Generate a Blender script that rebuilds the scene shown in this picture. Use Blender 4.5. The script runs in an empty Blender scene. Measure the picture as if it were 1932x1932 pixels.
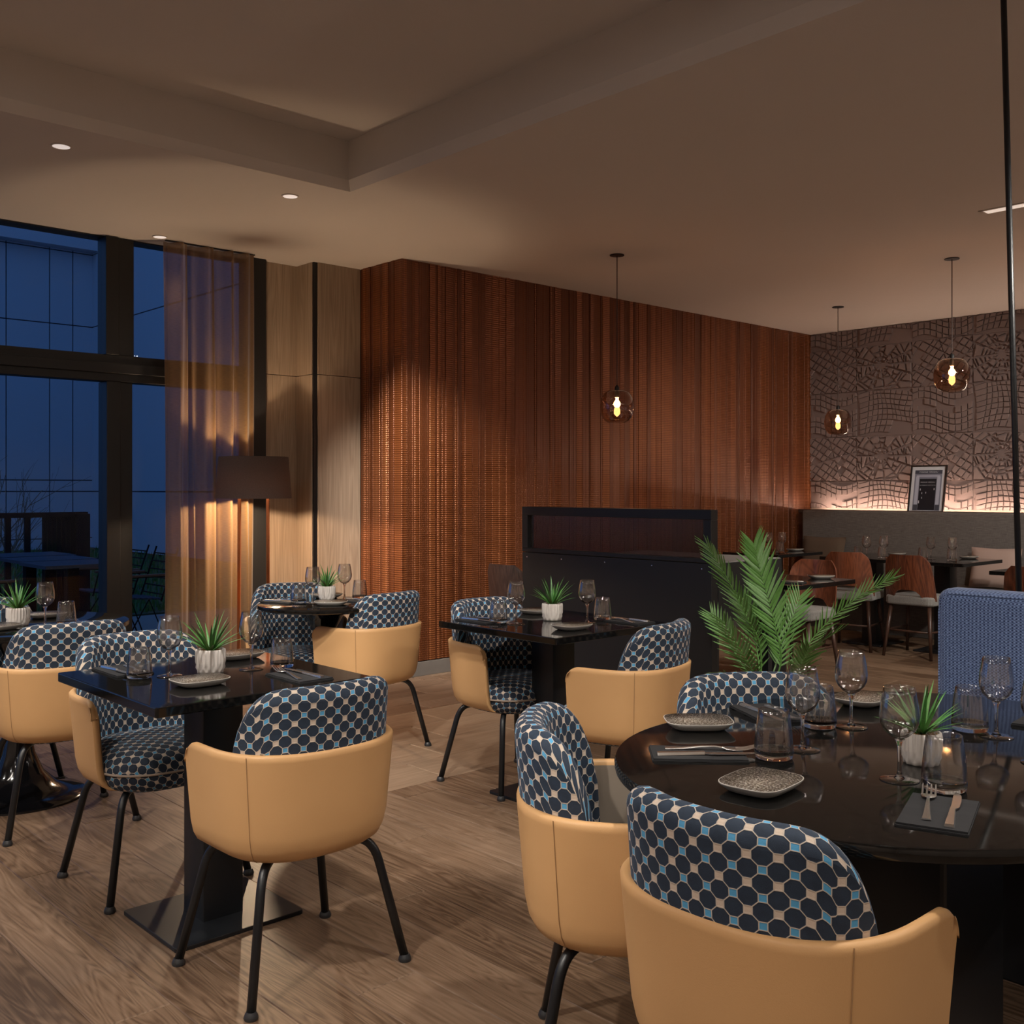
import bpy, math, random
from mathutils import Vector, Matrix
PI = math.pi
R = random.Random(7)
S = bpy.context.scene
COL = S.collection

# ------------------------------------------------------------------ camera
cam_d = bpy.data.cameras.new('camera'); cam = bpy.data.objects.new('camera', cam_d); COL.objects.link(cam)
cam.location = (0, 0, 1.33); cam.rotation_euler = (PI/2, 0, -math.radians(42.82))
cam_d.sensor_width = 36; cam_d.lens = 36*1959/1932; cam_d.shift_y = -43/1932; cam_d.clip_start = .05; cam_d.clip_end = 200
S.camera = cam
# ------------------------------------------------------------------ dusk sky, exposure
W = bpy.data.worlds.new('dusk'); S.world = W; W.use_nodes = True
bg = W.node_tree.nodes['Background']; bg.inputs[0].default_value = (.12, .29, .72, 1); bg.inputs[1].default_value = .70
vs = S.view_settings; vs.view_transform = 'Standard'; vs.look = 'None'; vs.gamma = 1; vs.exposure = 0; vs.use_curve_mapping = False
if hasattr(S, 'cycles'): S.cycles.max_bounces = 8
WARM = (1, .72, .46); WARM2 = (1, .62, .34); NEUT = (1, .94, .85)
def spot(pos, aim, watts, deg, blend=.5, color=NEUT, rad=.05, parent=None):
    l = bpy.data.lights.new('beam', 'SPOT'); l.energy = watts; l.spot_size = math.radians(deg); l.spot_blend = blend
    l.color = color; l.shadow_soft_size = rad
    o = bpy.data.objects.new('beam', l); COL.objects.link(o); o.location = pos
    o.rotation_euler = (Vector(aim)-Vector(pos)).to_track_quat('-Z', 'Y').to_euler()
    if parent: o.parent = parent; o.matrix_parent_inverse = Matrix.Translation(-Vector(parent.location))
    return o
def point(pos, watts, color=WARM, rad=.03, parent=None):
    l = bpy.data.lights.new('bulb_light', 'POINT'); l.energy = watts; l.color = color; l.shadow_soft_size = rad
    o = bpy.data.objects.new('bulb_light', l); COL.objects.link(o); o.location = pos
    if parent: o.parent = parent; o.matrix_parent_inverse = Matrix.Translation(-Vector(parent.location))
    return o
# ceiling spots of the room: (position, aim, watts, cone deg); the first three are in view, the others added unseen to light the furniture
SPOTS = [((1.77, 5.04), (1.7, 4.85, 0), 45, 110, NEUT), ((3.0, 5.04), (4.95, 5.88, .85), 950, 47, NEUT),
         ((2.87, 6.42), (2.87, 6.0, 0), 5, 70, WARM),
         ((1.25, 2.1), (1.78, 3.55, .5), 230, 42, NEUT), ((-.45, 3.3), (1.7, 4.55, .7), 235, 44, NEUT),
         ((1.35, 1.55), (3.05, 3.15, .7), 320, 44, NEUT), ((1.0, 2.45), (2.95, 4.6, .7), 320, 40, NEUT),
         ((1.9, .75), (2.1, 1.2, .75), 150, 64, NEUT), ((-.45, 1.75), (1.45, 2.05, .55), 285, 36, NEUT),
         ((3.6, .3), (4.45, 3.0, .8), 230, 50, NEUT), ((5.2, 1.0), (7.0, 3.6, .3), 380, 80, NEUT),
         ((7.4, .9), (8.6, 3.9, .8), 330, 80, NEUT)]
# wide unseen downlights added out of view to raise the ambient light
for gx, gy, gw in ((-1.8, -1.6, 120), (-1.8, .6, 60), (-1.8, 2.8, 45), (-1.8, 5.04, 100), (.2, -1.6, 60), (2.2, -1.6, 60), (4.4, -1.4, 130), (6.6, -1.2, 190), (.2, 5.04, 90)):
    SPOTS.append(((gx, gy), (gx, gy, 0), gw, 140, NEUT))

# ------------------------------------------------------------------ materials
MATS = {}
def nm(name):
    m = bpy.data.materials.new(name); m.use_nodes = True; MATS[name] = m
    return m, m.node_tree, m.node_tree.nodes['Principled BSDF']
def pm(name, col, rough=.5, metal=0, **kw):
    m, nt, b = nm(name)
    b.inputs['Base Color'].default_value = (*col, 1); b.inputs['Roughness'].default_value = rough; b.inputs['Metallic'].default_value = metal
    for k, v in kw.items(): b.inputs[k].default_value = v
    return m
class G:
    """tiny node-graph helper"""
    def __init__(s, nt): s.nt = nt
    def n(s, t, **kw):
        x = s.nt.nodes.new(t)
        for k, v in kw.items(): setattr(x, k, v)
        return x
    def set(s, sock, v):
        if hasattr(v, 'is_linked') or isinstance(v, bpy.types.NodeSocket): s.nt.links.new(v, sock)
        else: sock.default_value = v
    def m(s, op, a, b=None, c=None):
        x = s.n('ShaderNodeMath', operation=op); s.set(x.inputs[0], a)
        if b is not None: s.set(x.inputs[1], b)
        if c is not None: s.set(x.inputs[2], c)
        return x.outputs[0]
    def mix(s, f, a, b):
        x = s.n('ShaderNodeMix', data_type='RGBA'); s.set(x.inputs[0], f); s.set(x.inputs[6], a); s.set(x.inputs[7], b); return x.outputs[2]
    def noise(s, vec, scale, detail=3, rough=.5, dist=0):
        x = s.n('ShaderNodeTexNoise'); s.set(x.inputs['Vector'], vec); x.inputs['Scale'].default_value = scale
        x.inputs['Detail'].default_value = detail; x.inputs['Roughness'].default_value = rough; x.inputs['Distortion'].default_value = dist; return x.outputs[0]
    def mapv(s, vec, scale=(1, 1, 1), loc=(0, 0, 0)):
        x = s.n('ShaderNodeMapping'); s.set(x.inputs[0], vec); s.set(x.inputs['Scale'], scale); s.set(x.inputs['Location'], loc); return x.outputs[0]
    def ramp(s, f, stops):
        x = s.n('ShaderNodeValToRGB'); s.set(x.inputs[0], f); e = x.color_ramp.elements
        while len(e) < len(stops): e.new(.5)
        for i, (p, c) in enumerate(stops): e[i].position = p; e[i].color = (*c, 1) if len(c) == 3 else c
        return x.outputs[0]
    def bump(s, h, strength=.3, dist=.002):
        x = s.n('ShaderNodeBump'); x.inputs['Strength'].default_value = strength; x.inputs['Distance'].default_value = dist; s.set(x.inputs['Height'], h); return x.outputs[0]
    def pos(s): return s.n('ShaderNodeNewGeometry').outputs['Position']
    def obj(s): return s.n('ShaderNodeTexCoord').outputs['Object']
    def uv(s): return s.n('ShaderNodeTexCoord').outputs['UV']
    def rnd(s): return s.n('ShaderNodeObjectInfo').outputs['Random']
    def sep(s, v):
        x = s.n('ShaderNodeSeparateXYZ'); s.set(x.inputs[0], v); return x.outputs
    def comb(s, x_, y_, z_):
        x = s.n('ShaderNodeCombineXYZ'); s.set(x.inputs[0], x_); s.set(x.inputs[1], y_); s.set(x.inputs[2], z_); return x.outputs[0]
def C(*v): return (*v, 1)

def wood(name, c0, c1, c2, axis, rough=.45, ring=9., stretch=.09, bump=.15, randtint=.35, coat=0):
    m, nt, b = nm(name); g = G(nt)
    p = g.pos(); r = g.rnd(); off = g.m('MULTIPLY', r, 37.)
    sc = [1, 1, 1]; sc[axis] = stretch
    q = g.mapv(p, tuple(sc), g.comb(off, off, off))
    n1 = g.noise(q, ring, 2, .5, .6)
    rings = g.m('FRACT', g.m('MULTIPLY', n1, 20.))
    rings = g.m('ABSOLUTE', g.m('SUBTRACT', rings, .5))
    sc2 = [90, 90, 90]; sc2[axis] = 2.2
    fine = g.noise(g.mapv(p, tuple(sc2), g.comb(off, off, off)), 1., 3, .6)
    big = g.noise(g.mapv(p, tuple(sc), g.comb(off, off, off)), 2.2, 2)
    f = g.m('ADD', g.m('MULTIPLY', rings, .60), g.m('MULTIPLY', fine, .95))
    f = g.m('ADD', f, g.m('MULTIPLY', g.m('SUBTRACT', big, .5), .5))
    f = g.m('ADD', f, g.m('MULTIPLY', g.m('SUBTRACT', r, .5), randtint))
    col = g.ramp(f, [(.30, c0), (.62, c1), (.95, c2)])
    nt.links.new(col, b.inputs['Base Color']); b.inputs['Roughness'].default_value = rough
    b.inputs['Coat Weight'].default_value = coat
    nt.links.new(g.bump(f, bump, .001), b.inputs['Normal'])
    return m
M = MATS
wood('oak_y', (.075, .042, .024), (.160, .100, .062), (.225, .148, .098), 1, .42)
wood('oak_x', (.080, .047, .029), (.14, .088, .057), (.19, .125, .085), 0, .42)
wood('tile_wood', (.20, .135, .088), (.255, .175, .118), (.31, .22, .15), 0, .38, 5., .12, .06, .3)
wood('panel_oak', (.25, .18, .125), (.33, .245, .175), (.41, .31, .225), 2, .5, 6., .05, .06, .1)
wood('walnut', (.045, .012, .006), (.12, .034, .015), (.20, .062, .028), 2, .28, 5., .25, .05, .3, .5)
wood('dark_wood', (.010, .005, .004), (.022, .011, .009), (.035, .018, .014), 2, .45, 5., .2, .05, .2)
wood('leg_wood', (.022, .010, .007), (.045, .020, .013), (.07, .032, .02), 2, .4, 6., .1, .03, .2)
pm('black_metal', (.006, .007, .009), .38, 0)
pm('black_gloss', (.004, .004, .005), .10, 0, **{'Specular IOR Level': .6})
pm('frame_black', (.004, .004, .005), .42)
pm('partition_black', (.008, .009, .010), .42)
pm('steel', (.85, .83, .80), .27, 1)
pm('chrome_dot', (.8, .78, .75), .2, 1)
pm('copper_bar', (.80, .30, .13), .16, 1)
pm('black_cloth', (.010, .010, .012), .85)
pm('soil', (.30, .16, .07), .9)
pm('grey_base', (.17, .16, .155), .6)
pm('strip_metal', (.75, .68, .58), .3, 1)
pm('facade', (.42, .46, .52), .8); pm('facade_joint', (.03, .035, .05), .9)
pm('twig', (.13, .10, .07), .9)
pm('outdoor_dark', (.005, .006, .010), .7, 0, **{'Specular IOR Level': .1}); pm('outdoor_top', (.035, .05, .08), .6, 0, **{'Specular IOR Level': .15}); pm('outdoor_arm', (.09, .06, .045), .7)
pm('paving', (.16, .17, .17), .9)
pm('stitch', (.36, .20, .09), .7)
pm('piping', (.34, .27, .22), .6)
pm('lining', (.26, .21, .165), .55)
pm('glide', (.02, .02, .022), .4)
pm('cushion_brown', (.085, .055, .036), .95); pm('cushion_rose', (.33, .235, .20), .95)
pm('room_wall', (.42, .34, .28), .8)
pm('cable', (.05, .03, .025), .7)
pm('mat_white', (.80, .75, .74), .7)
pm('ledge', (.055, .035, .028), .6)
pm('jamb', (.008, .008, .009), .6)
def emit(name, col, st):
    m, nt, b = nm(name); b.inputs['Base Color'].default_value = (*col, 1); b.inputs['Emission Color'].default_value = (*col, 1); b.inputs['Emission Strength'].default_value = st; return m
emit('lens', (1, .90, .84), .55); emit('lens_glint', (1, .92, .84), 150); emit('filament', (1, .55, .20), 40); emit('led', (1, .72, .55), 135); emit('linear', (1, .86, .74), .55); emit('linear_fill', (1, .90, .80), 75)
def glass(name, col, ior=1.47, rough=0):
    m, nt, b = nm(name); b.inputs['Base Color'].default_value = (*col, 1); b.inputs['Roughness'].default_value = rough
    b.inputs['IOR'].default_value = ior; b.inputs['Transmission Weight'].default_value = 1; return m
glass('clear_glass', (1, 1, 1))
def thin_glass(name, tint, spec=1.0, rough=.0):
    m, nt, b = nm(name); g = G(nt); nt.nodes.remove(b)
    t = g.n('ShaderNodeBsdfTransparent'); t.inputs[0].default_value = (*tint, 1)
    gl = g.n('ShaderNodeBsdfGlossy'); gl.inputs['Roughness'].default_value = rough
    fr = g.n('ShaderNodeFresnel'); bf = g.n('ShaderNodeNewGeometry').outputs['Backfacing']
    nt.links.new(g.m('ADD', 1.5, g.m('MULTIPLY', bf, 1/1.5-1.5)), fr.inputs[0])
    f = g.m('MINIMUM', g.m('MULTIPLY', fr.outputs[0], spec), .9)
    mx = g.n('ShaderNodeMixShader'); nt.links.new(f, mx.inputs[0]); nt.links.new(t.outputs[0], mx.inputs[1]); nt.links.new(gl.outputs[0], mx.inputs[2])
    nt.links.new(mx.outputs[0], nt.nodes['Material Output'].inputs[0]); return m
thin_glass('window_glass', (.93, .95, .97), .22)
thin_glass('amber_glass', (.72, .52, .40), 3.2)
thin_glass('thin_clear', (.985, .985, .985), 3.2)
thin_glass('fluted_glass', (.42, .33, .33), 1.6, .12)

def patterned():
    m, nt, b = nm('octagon_velvet'); g = G(nt)
    u, v, _ = g.sep(g.uv()); w = .0312; k = 1/(math.sqrt(2)*w)
    p = g.m('MULTIPLY', g.m('ADD', u, v), k); q = g.m('MULTIPLY', g.m('SUBTRACT', v, u), k)
    a = g.m('ABSOLUTE', g.m('SUBTRACT', g.m('FRACT', g.m('ADD', p, 100.)), .5)); c = g.m('ABSOLUTE', g.m('SUBTRACT', g.m('FRACT', g.m('ADD', q, 100.)), .5))
    dg = g.m('MULTIPLY', g.m('ADD', a, c), 1/math.sqrt(2)); o = g.m('MAXIMUM', g.m('MAXIMUM', a, c), dg)
    line = g.m('LESS_THAN', g.m('ABSOLUTE', g.m('SUBTRACT', o, .5)), .028)
    sq = g.m('GREATER_THAN', dg, .5)
    idx = g.m('SUBTRACT', g.m('ROUND', p), g.m('ROUND', q))
    par = g.m('GREATER_THAN', g.m('ABSOLUTE', g.m('SUBTRACT', g.m('MODULO', g.m('ADD', idx, 400.), 2.), 1.)), .5)
    nz = g.noise(g.uv(), 55, 3, .6)
    navy = g.mix(nz, C(.006, .012, .026), C(.020, .038, .070))
    sqc = g.mix(par, C(.58, .47, .38), C(.08, .33, .58))
    col = g.mix(sq, navy, sqc); col = g.mix(line, col, C(.52, .45, .38))
    nt.links.new(col, b.inputs['Base Color']); b.inputs['Roughness'].default_value = .8
    b.inputs['Sheen Weight'].default_value = .16; b.inputs['Sheen Roughness'].default_value = .4; b.inputs['Sheen Tint'].default_value = (.40, .62, .95, 1)
    h = g.m('MULTIPLY', g.m('SUBTRACT', .5, o), 8.); h = g.m('MINIMUM', g.m('ABSOLUTE', h), .6)
    h = g.m('ADD', h, g.m('MULTIPLY', g.noise(g.uv(), 900, 2), .25))
    nt.links.new(g.bump(h, .55, .003), b.inputs['Normal'])
patterned()
def leather():
    m, nt, b = nm('tan_leather'); g = G(nt)
    n = g.noise(g.obj(), 420, 3, .6); n2 = g.noise(g.obj(), 6, 2)
    nt.links.new(g.mix(n2, C(.55, .315, .138), C(.61, .355, .162)), b.inputs['Base Color']); b.inputs['Roughness'].default_value = .45
    b.inputs['Specular IOR Level'].default_value = .35
    nt.links.new(g.bump(n, .22, .001), b.inputs['Normal'])
leather()
def copperwall():
    m, nt, b = nm('copper_slat'); g = G(nt); x, y, z = g.sep(g.pos()); r = g.rnd()
    s = g.m('ADD', x, y)
    lad = g.m('SINE', g.m('MULTIPLY', z, 2*PI/.0155)); ver = g.m('SINE', g.m('MULTIPLY', s, 2*PI/.011))
    pick = g.m('GREATER_THAN', r, .5)
    h = g.m('ADD', g.m('MULTIPLY', lad, g.m('ADD', .5, g.m('MULTIPLY', pick, .5))), g.m('MULTIPLY', ver, g.m('SUBTRACT', 1., g.m('MULTIPLY', pick, .7))))
    hh = g.m('MULTIPLY', g.m('ADD', h, 1.5), .33)
    band = g.noise(g.comb(g.m('MULTIPLY', s, 30.), 0., g.m('MULTIPLY', r, 9.)), 1., 2)
    f = g.m('ADD', g.m('MULTIPLY', hh, .35), g.m('ADD', g.m('MULTIPLY', band, .35), g.m('MULTIPLY', r, .25)))
    nt.links.new(g.ramp(f, [(.15, (.068, .015, .003)), (.5, (.15, .040, .009)), (.85, (.37, .13, .045))]), b.inputs['Base Color'])
    b.inputs['Metallic'].default_value = .45; b.inputs['Roughness'].default_value = .40; b.inputs['Coat Weight'].default_value = .3; b.inputs['Coat Roughness'].default_value = .38
    nt.links.new(g.bump(h, .5, .002), b.inputs['Normal'])
copperwall()
def plaster(name, c0, c1, rough=.85, sc=9, bump=.08):
    m, nt, b = nm(name); g = G(nt); n = g.noise(g.pos(), sc, 4)
    nt.links.new(g.mix(n, C(*c0), C(*c1)), b.inputs['Base Color']); b.inputs['Roughness'].default_value = rough
    nt.links.new(g.bump(g.noise(g.pos(), 160, 3), bump, .001), b.inputs['Normal'])
plaster('ceiling_paint', (.60, .545, .50), (.61, .555, .51), .9, 2, .03)
plaster('relief', (.19, .14, .13), (.21, .155, .143), .75, 7)
plaster('baseboard', (.13, .115, .105), (.16, .14, .125), .55, 20)
plaster('lawn_soil', (.02, .035, .015), (.03, .05, .02), .95, 6)
def weave(name, c0, c1, su, sv, rough=.9, sheen=.2, axis='uv', bump=.4):
    m, nt, b = nm(name); g = G(nt)
    x, y, z = g.sep(g.obj()); h_ = g.m('ADD', x, y)
    wu = g.m('SINE', g.m('MULTIPLY', h_, su)); wv = g.m('SINE', g.m('MULTIPLY', z, sv))
    q = g.comb(g.m('MULTIPLY', h_, su*.25), 0., g.m('MULTIPLY', z, sv*.25))
    n = g.noise(q, 1., 2, .6); f = g.m('ADD', g.m('MULTIPLY', g.m('MULTIPLY', wu, wv), .35), n)
    f = g.m('ADD', f, g.m('MULTIPLY', wu, .15))
    nt.links.new(g.ramp(f, [(.15, c0), (.85, c1)]), b.inputs['Base Color']); b.inputs['Roughness'].default_value = rough; b.inputs['Sheen Weight'].default_value = sheen
    nt.links.new(g.bump(f, bump, .003), b.inputs['Normal'])
weave('blue_tweed', (.010, .024, .085), (.20, .29, .52), 2*PI/.012, 2*PI/.009)
def slub():
    m, nt, b = nm('grey_weave'); g = G(nt); x, y, z = g.sep(g.pos())
    n = g.noise(g.comb(g.m('MULTIPLY', x, 30.), g.m('MULTIPLY', y, 14.), g.m('MULTIPLY', z, 260.)), 1., 3, .7)
    n2 = g.noise(g.comb(0., g.m('MULTIPLY', y, 240.), g.m('MULTIPLY', z, 20.)), 1., 2, .6); f = g.m('ADD', g.m('MULTIPLY', n, .7), g.m('MULTIPLY', n2, .3))
    nt.links.new(g.ramp(f, [(.3, (.065, .057, .053)), (.7, (.17, .15, .14))]), b.inputs['Base Color']); b.inputs['Roughness'].default_value = .9
    nt.links.new(g.bump(f, .3, .002), b.inputs['Normal'])
slub()
weave('seat_grey', (.12, .115, .105), (.26, .25, .235), 2*PI/.01, 2*PI/.01)
def shade_mat():
    m, nt, b = nm('lamp_shade'); g = G(nt); n = g.noise(g.obj(), 260, 2)
    nt.links.new(g.mix(n, C(.05, .038, .037), C(.13, .092, .080)), b.inputs['Base Color']); b.inputs['Roughness'].default_value = .9
    tr = g.n('ShaderNodeBsdfTranslucent'); tr.inputs[0].default_value = (.30, .17, .09, 1)
    mx = g.n('ShaderNodeMixShader'); mx.inputs[0].default_value = .08
    nt.links.new(b.outputs[0], mx.inputs[1]); nt.links.new(tr.outputs[0], mx.inputs[2]); nt.links.new(mx.outputs[0], nt.nodes['Material Output'].inputs[0])
shade_mat()
def curtain_mat():
    m, nt, b = nm('curtain'); g = G(nt); x, y, z = g.sep(g.pos())
    n = g.noise(g.comb(g.m('MULTIPLY', x, 60.), 0., g.m('MULTIPLY', z, 420.)), 1., 3, .7)
    nt.links.new(g.ramp(n, [(.25, (.09, .045, .016)), (.75, (.46, .26, .095))]), b.inputs['Base Color']); b.inputs['Roughness'].default_value = .6
    b.inputs['Sheen Weight'].default_value = .4
    tr = g.n('ShaderNodeBsdfTranslucent'); tr.inputs[0].default_value = (.34, .19, .10, 1)
    mx = g.n('ShaderNodeMixShader'); mx.inputs[0].default_value = .3
    nt.links.new(b.outputs[0], mx.inputs[1]); nt.links.new(tr.outputs[0], mx.inputs[2])
    t = g.n('ShaderNodeBsdfTransparent'); m2 = g.n('ShaderNodeMixShader'); nt.links.new(g.m('MULTIPLY', n, .5), m2.inputs[0])
    nt.links.new(mx.outputs[0], m2.inputs[1]); nt.links.new(t.outputs[0], m2.inputs[2]); nt.links.new(m2.outputs[0], nt.nodes['Material Output'].inputs[0])
curtain_mat()
def glaze():
    m, nt, b = nm('speckled_glaze'); g = G(nt)
    v = g.n('ShaderNodeTexVoronoi'); nt.links.new(g.obj(), v.inputs['Vector']); v.inputs['Scale'].default_value = 330
    n = g.noise(g.obj(), 230, 3, .75)
    nt.links.new(g.ramp(n, [(.36, (.07, .05, .035)), (.52, (.36, .29, .22)), (.66, (.95, .90, .82))]), b.inputs['Base Color'])
    b.inputs['Metallic'].default_value = .4; b.inputs['Roughness'].default_value = .22
    nt.links.new(g.bump(n, 1., .006), b.inputs['Normal'])
glaze()
pm('plate_rim', (.42, .39, .36), .35)
pm('pot_white', (.66, .61, .57), .5)
def leafmat(name, c0, c1, c2):
    m, nt, b = nm(name); g = G(nt); r = g.rnd(); n = g.noise(g.obj(), 18, 2)
    f = g.m('ADD', g.m('MULTIPLY', r, .6), g.m('MULTIPLY', n, .4))
    nt.links.new(g.ramp(f, [(.1, c0), (.5, c1), (.9, c2)]), b.inputs['Base Color']); b.inputs['Roughness'].default_value = .42
leafmat('succulent', (.03, .12, .02), (.07, .23, .05), (.16, .36, .10))
leafmat('palm', (.055, .15, .025), (.12, .27, .065), (.24, .40, .19))
leafmat('grass', (.015, .07, .012), (.03, .12, .02), (.05, .16, .03))
def stone():
    m, nt, b = nm('black_stone'); g = G(nt); n = g.noise(g.pos(), 60, 4, .7)
    nt.links.new(g.ramp(n, [(.4, (.004, .004, .004)), (.8, (.012, .011, .010))]), b.inputs['Base Color']); b.inputs['Roughness'].default_value = .07
stone()

# ------------------------------------------------------------------ mesh helpers
class MB:
    def __init__(s): s.v = []; s.f = []; s.uv = None
    def add(s, vs, fs):
        o = len(s.v); s.v += [tuple(p) for p in vs]; s.f += [tuple(i+o for i in f) for f in fs]; return s
    def box(s, a, b):
        (x0, y0, z0), (x1, y1, z1) = a, b
        return s.add([(x0, y0, z0), (x1, y0, z0), (x1, y1, z0), (x0, y1, z0), (x0, y0, z1), (x1, y0, z1), (x1, y1, z1), (x0, y1, z1)],
                     [(3, 2, 1, 0), (4, 5, 6, 7), (0, 1, 5, 4), (1, 2, 6, 5), (2, 3, 7, 6), (3, 0, 4, 7)])
    def lathe(s, prof, n=24, c=(0, 0), cap=True):
        vs = []; fs = []
        for r, z in prof:
            for i in range(n): a = 2*PI*i/n; vs.append((c[0]+r*math.cos(a), c[1]+r*math.sin(a), z))
        for k in range(len(prof)-1):
            for i in range(n): j = (i+1) % n; fs.append((k*n+i, k*n+j, (k+1)*n+j, (k+1)*n+i))
        if cap:
            if prof[0][0] > 1e-5: fs.append(tuple(range(n-1, -1, -1)))
            if prof[-1][0] > 1e-5: fs.append(tuple((len(prof)-1)*n+i for i in range(n)))
        return s.add(vs, fs)
    def tube(s, pts, r, n=8, r1=None):
        pts = [Vector(p) for p in pts]; m = len(pts); vs = []; fs = []
        t = (pts[1]-pts[0]).normalized(); up = Vector((0, 0, 1)) if abs(t.z) < .9 else Vector((1, 0, 0)); nn = t.cross(up).normalized()
        for i, p in enumerate(pts):
            if i == 0: d = pts[1]-pts[0]
            elif i == m-1: d = pts[-1]-pts[-2]
            else: d = pts[i+1]-pts[i-1]
            d.normalize(); nn = (nn-d*nn.dot(d)).normalized(); bb = d.cross(nn)
            rr = r if r1 is None else r+(r1-r)*i/(m-1)
            for k in range(n): a = 2*PI*k/n; vs.append(p+nn*(rr*math.cos(a))+bb*(rr*math.sin(a)))
        for i in range(m-1):
            for k in range(n): j = (k+1) % n; fs.append((i*n+k, i*n+j, (i+1)*n+j, (i+1)*n+k))
        fs.append(tuple(range(n-1, -1, -1))); fs.append(tuple((m-1)*n+k for k in range(n)))
        return s.add(vs, fs)
    def prism(s, poly, z0, z1, xf=None):
        n = len(poly); vs = [(x, y, z0) for x, y in poly]+[(x, y, z1) for x, y in poly]
        if xf: vs = [xf(p) for p in vs]
        return s.add(vs, [tuple(range(n-1, -1, -1)), tuple(range(n, 2*n))]+[(i, (i+1) % n, n+(i+1) % n, n+i) for i in range(n)])
    def mesh(s, name, mat, smooth=False):
        me = bpy.data.meshes.new(name); me.from_pydata(s.v, [], s.f)
        if s.uv:
            l = me.uv_layers.new(name='uv')
            for lp in me.loops: l.data[lp.index].uv = s.uv[lp.vertex_index]
        if mat: me.materials.append(M[mat])
        me.validate(); me.update()
        if smooth: me.polygons.foreach_set('use_smooth', [True]*len(me.polygons)); 
        return me
def ob(name, me, parent=None, loc=None, rot=None, scale=None):
    o = bpy.data.objects.new(name, me); COL.objects.link(o)
    if parent: o.parent = parent
    if loc is not None: o.location = loc
    if rot is not None: o.rotation_euler = rot
    if scale is not None: o.scale = scale
    return o
def build(name, mb, mat, parent=None, smooth=False, bevel=0, seg=2, auto=False, loc=None, rot=None):
    o = ob(name, mb.mesh(name, mat, smooth), parent, loc, rot)
    if bevel:
        b = o.modifiers.new('bevel', 'BEVEL'); b.width = bevel; b.segments = seg; b.limit_method = 'ANGLE'; b.angle_limit = .6
    if auto: 
        o.data.polygons.foreach_set('use_smooth', [True]*len(o.data.polygons)); o.data.set_sharp_from_angle(angle=.7)
    return o
def tag(o, label=None, cat=None, group=None, kind=None):
    for k, v in (('label', label), ('category', cat), ('group', group), ('kind', kind)):
        if v: o[k] = v
    return o
def empty(name, loc=(0, 0, 0), rz=0, label=None, cat=None, group=None):
    o = bpy.data.objects.new(name, None); COL.objects.link(o); o.location = loc; o.rotation_euler = (0, 0, rz); o.empty_display_size = .05
    return tag(o, label, cat, group)
KIDS = {}
def kids(o): return [c for c in o.children]
def copy_tree(o, parent=None, ch=None):
    c = o.copy(); COL.objects.link(c); c.parent = parent
    for k in CHILD.get(o.name, []): copy_tree(k, c)
    return c
CHILD = {}
def freeze(root):
    """remember the children of a prototype so that copying stays quick"""
    lst = list(root.children); CHILD[root.name] = lst
    for k in lst: freeze(k)
class Proto:
    def __init__(s, root): s.root = root; s.used = False; freeze(root); s.name = root.name
    def put(s, loc, rz=0, label=None, group=None, cat=None):
        o = s.root if not s.used else copy_tree(s.root)
        s.used = True; o.location = loc; o.rotation_euler = (0, 0, rz)
        return tag(o, label, cat, group)
def arc(cx, cz, r, a0, a1, n): return [(cx+r*math.cos(a0+(a1-a0)*i/n), cz+r*math.sin(a0+(a1-a0)*i/n)) for i in range(n+1)]
def rrect(w, d, r, n=5):
    p = []
    for sx, sy, a in ((1, 1, 0), (-1, 1, PI/2), (-1, -1, PI), (1, -1, 1.5*PI)):
        p += [(sx*(w/2-r)+r*math.cos(a+PI/2*i/n), sy*(d/2-r)+r*math.sin(a+PI/2*i/n)) for i in range(n+1)]
    return p
def struct(name, mb, mat, parent=None, **kw):
    o = build(name, mb, mat, parent, **kw)
    if not parent: o['kind'] = 'structure'
    return o

# ================================================================== SETTING
CE = 2.95
# ---- floor
fl = struct('floor', MB().box((-3, -3, -.10), (9.8, 6.75, -.011)), 'grey_base')
def unit_plank(mat):
    e = .004; mb = MB()
    mb.add([(-.5, -.5, -1), (.5, -.5, -1), (.5, .5, -1), (-.5, .5, -1), (-.5, -.5, -.25), (.5, -.5, -.25), (.5, .5, -.25), (-.5, .5, -.25),
            (-.49, -.498, 0), (.49, -.498, 0), (.49, .498, 0), (-.49, .498, 0)],
           [(3, 2, 1, 0), (0, 1, 5, 4), (1, 2, 6, 5), (2, 3, 7, 6), (3, 0, 4, 7), (4, 5, 9, 8), (5, 6, 10, 9), (6, 7, 11, 10), (7, 4, 8, 11), (8, 9, 10, 11)])
    return mb.mesh('plank', mat)
PL = {k: unit_plank(k) for k in ('oak_y', 'oak_x', 'tile_wood')}
FAR = {k: [] for k in PL}
def plank(x0, x1, y0, y1, mat, name='plank', far=False):
    if x1-x0 < .03 or y1-y0 < .03: return
    g = .0012
    ob(name, PL[mat], fl, ((x0+x1)/2, (y0+y1)/2, 0), None, (x1-x0-g, y1-y0-g, .010))
def seen(x, y):
    d = x*.6796+y*.7336; l = x*.7336-y*.6796
    return d > 1.6 and abs(l)/d < .58
ZX, ZY0, ZY1, ZXE = 2.42, 3.72, 4.955, 4.6   # zone of pale wood-look tiles, metal strip at ZY1
pw = .19; far = MB()
x = -3.0; i = 0
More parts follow.
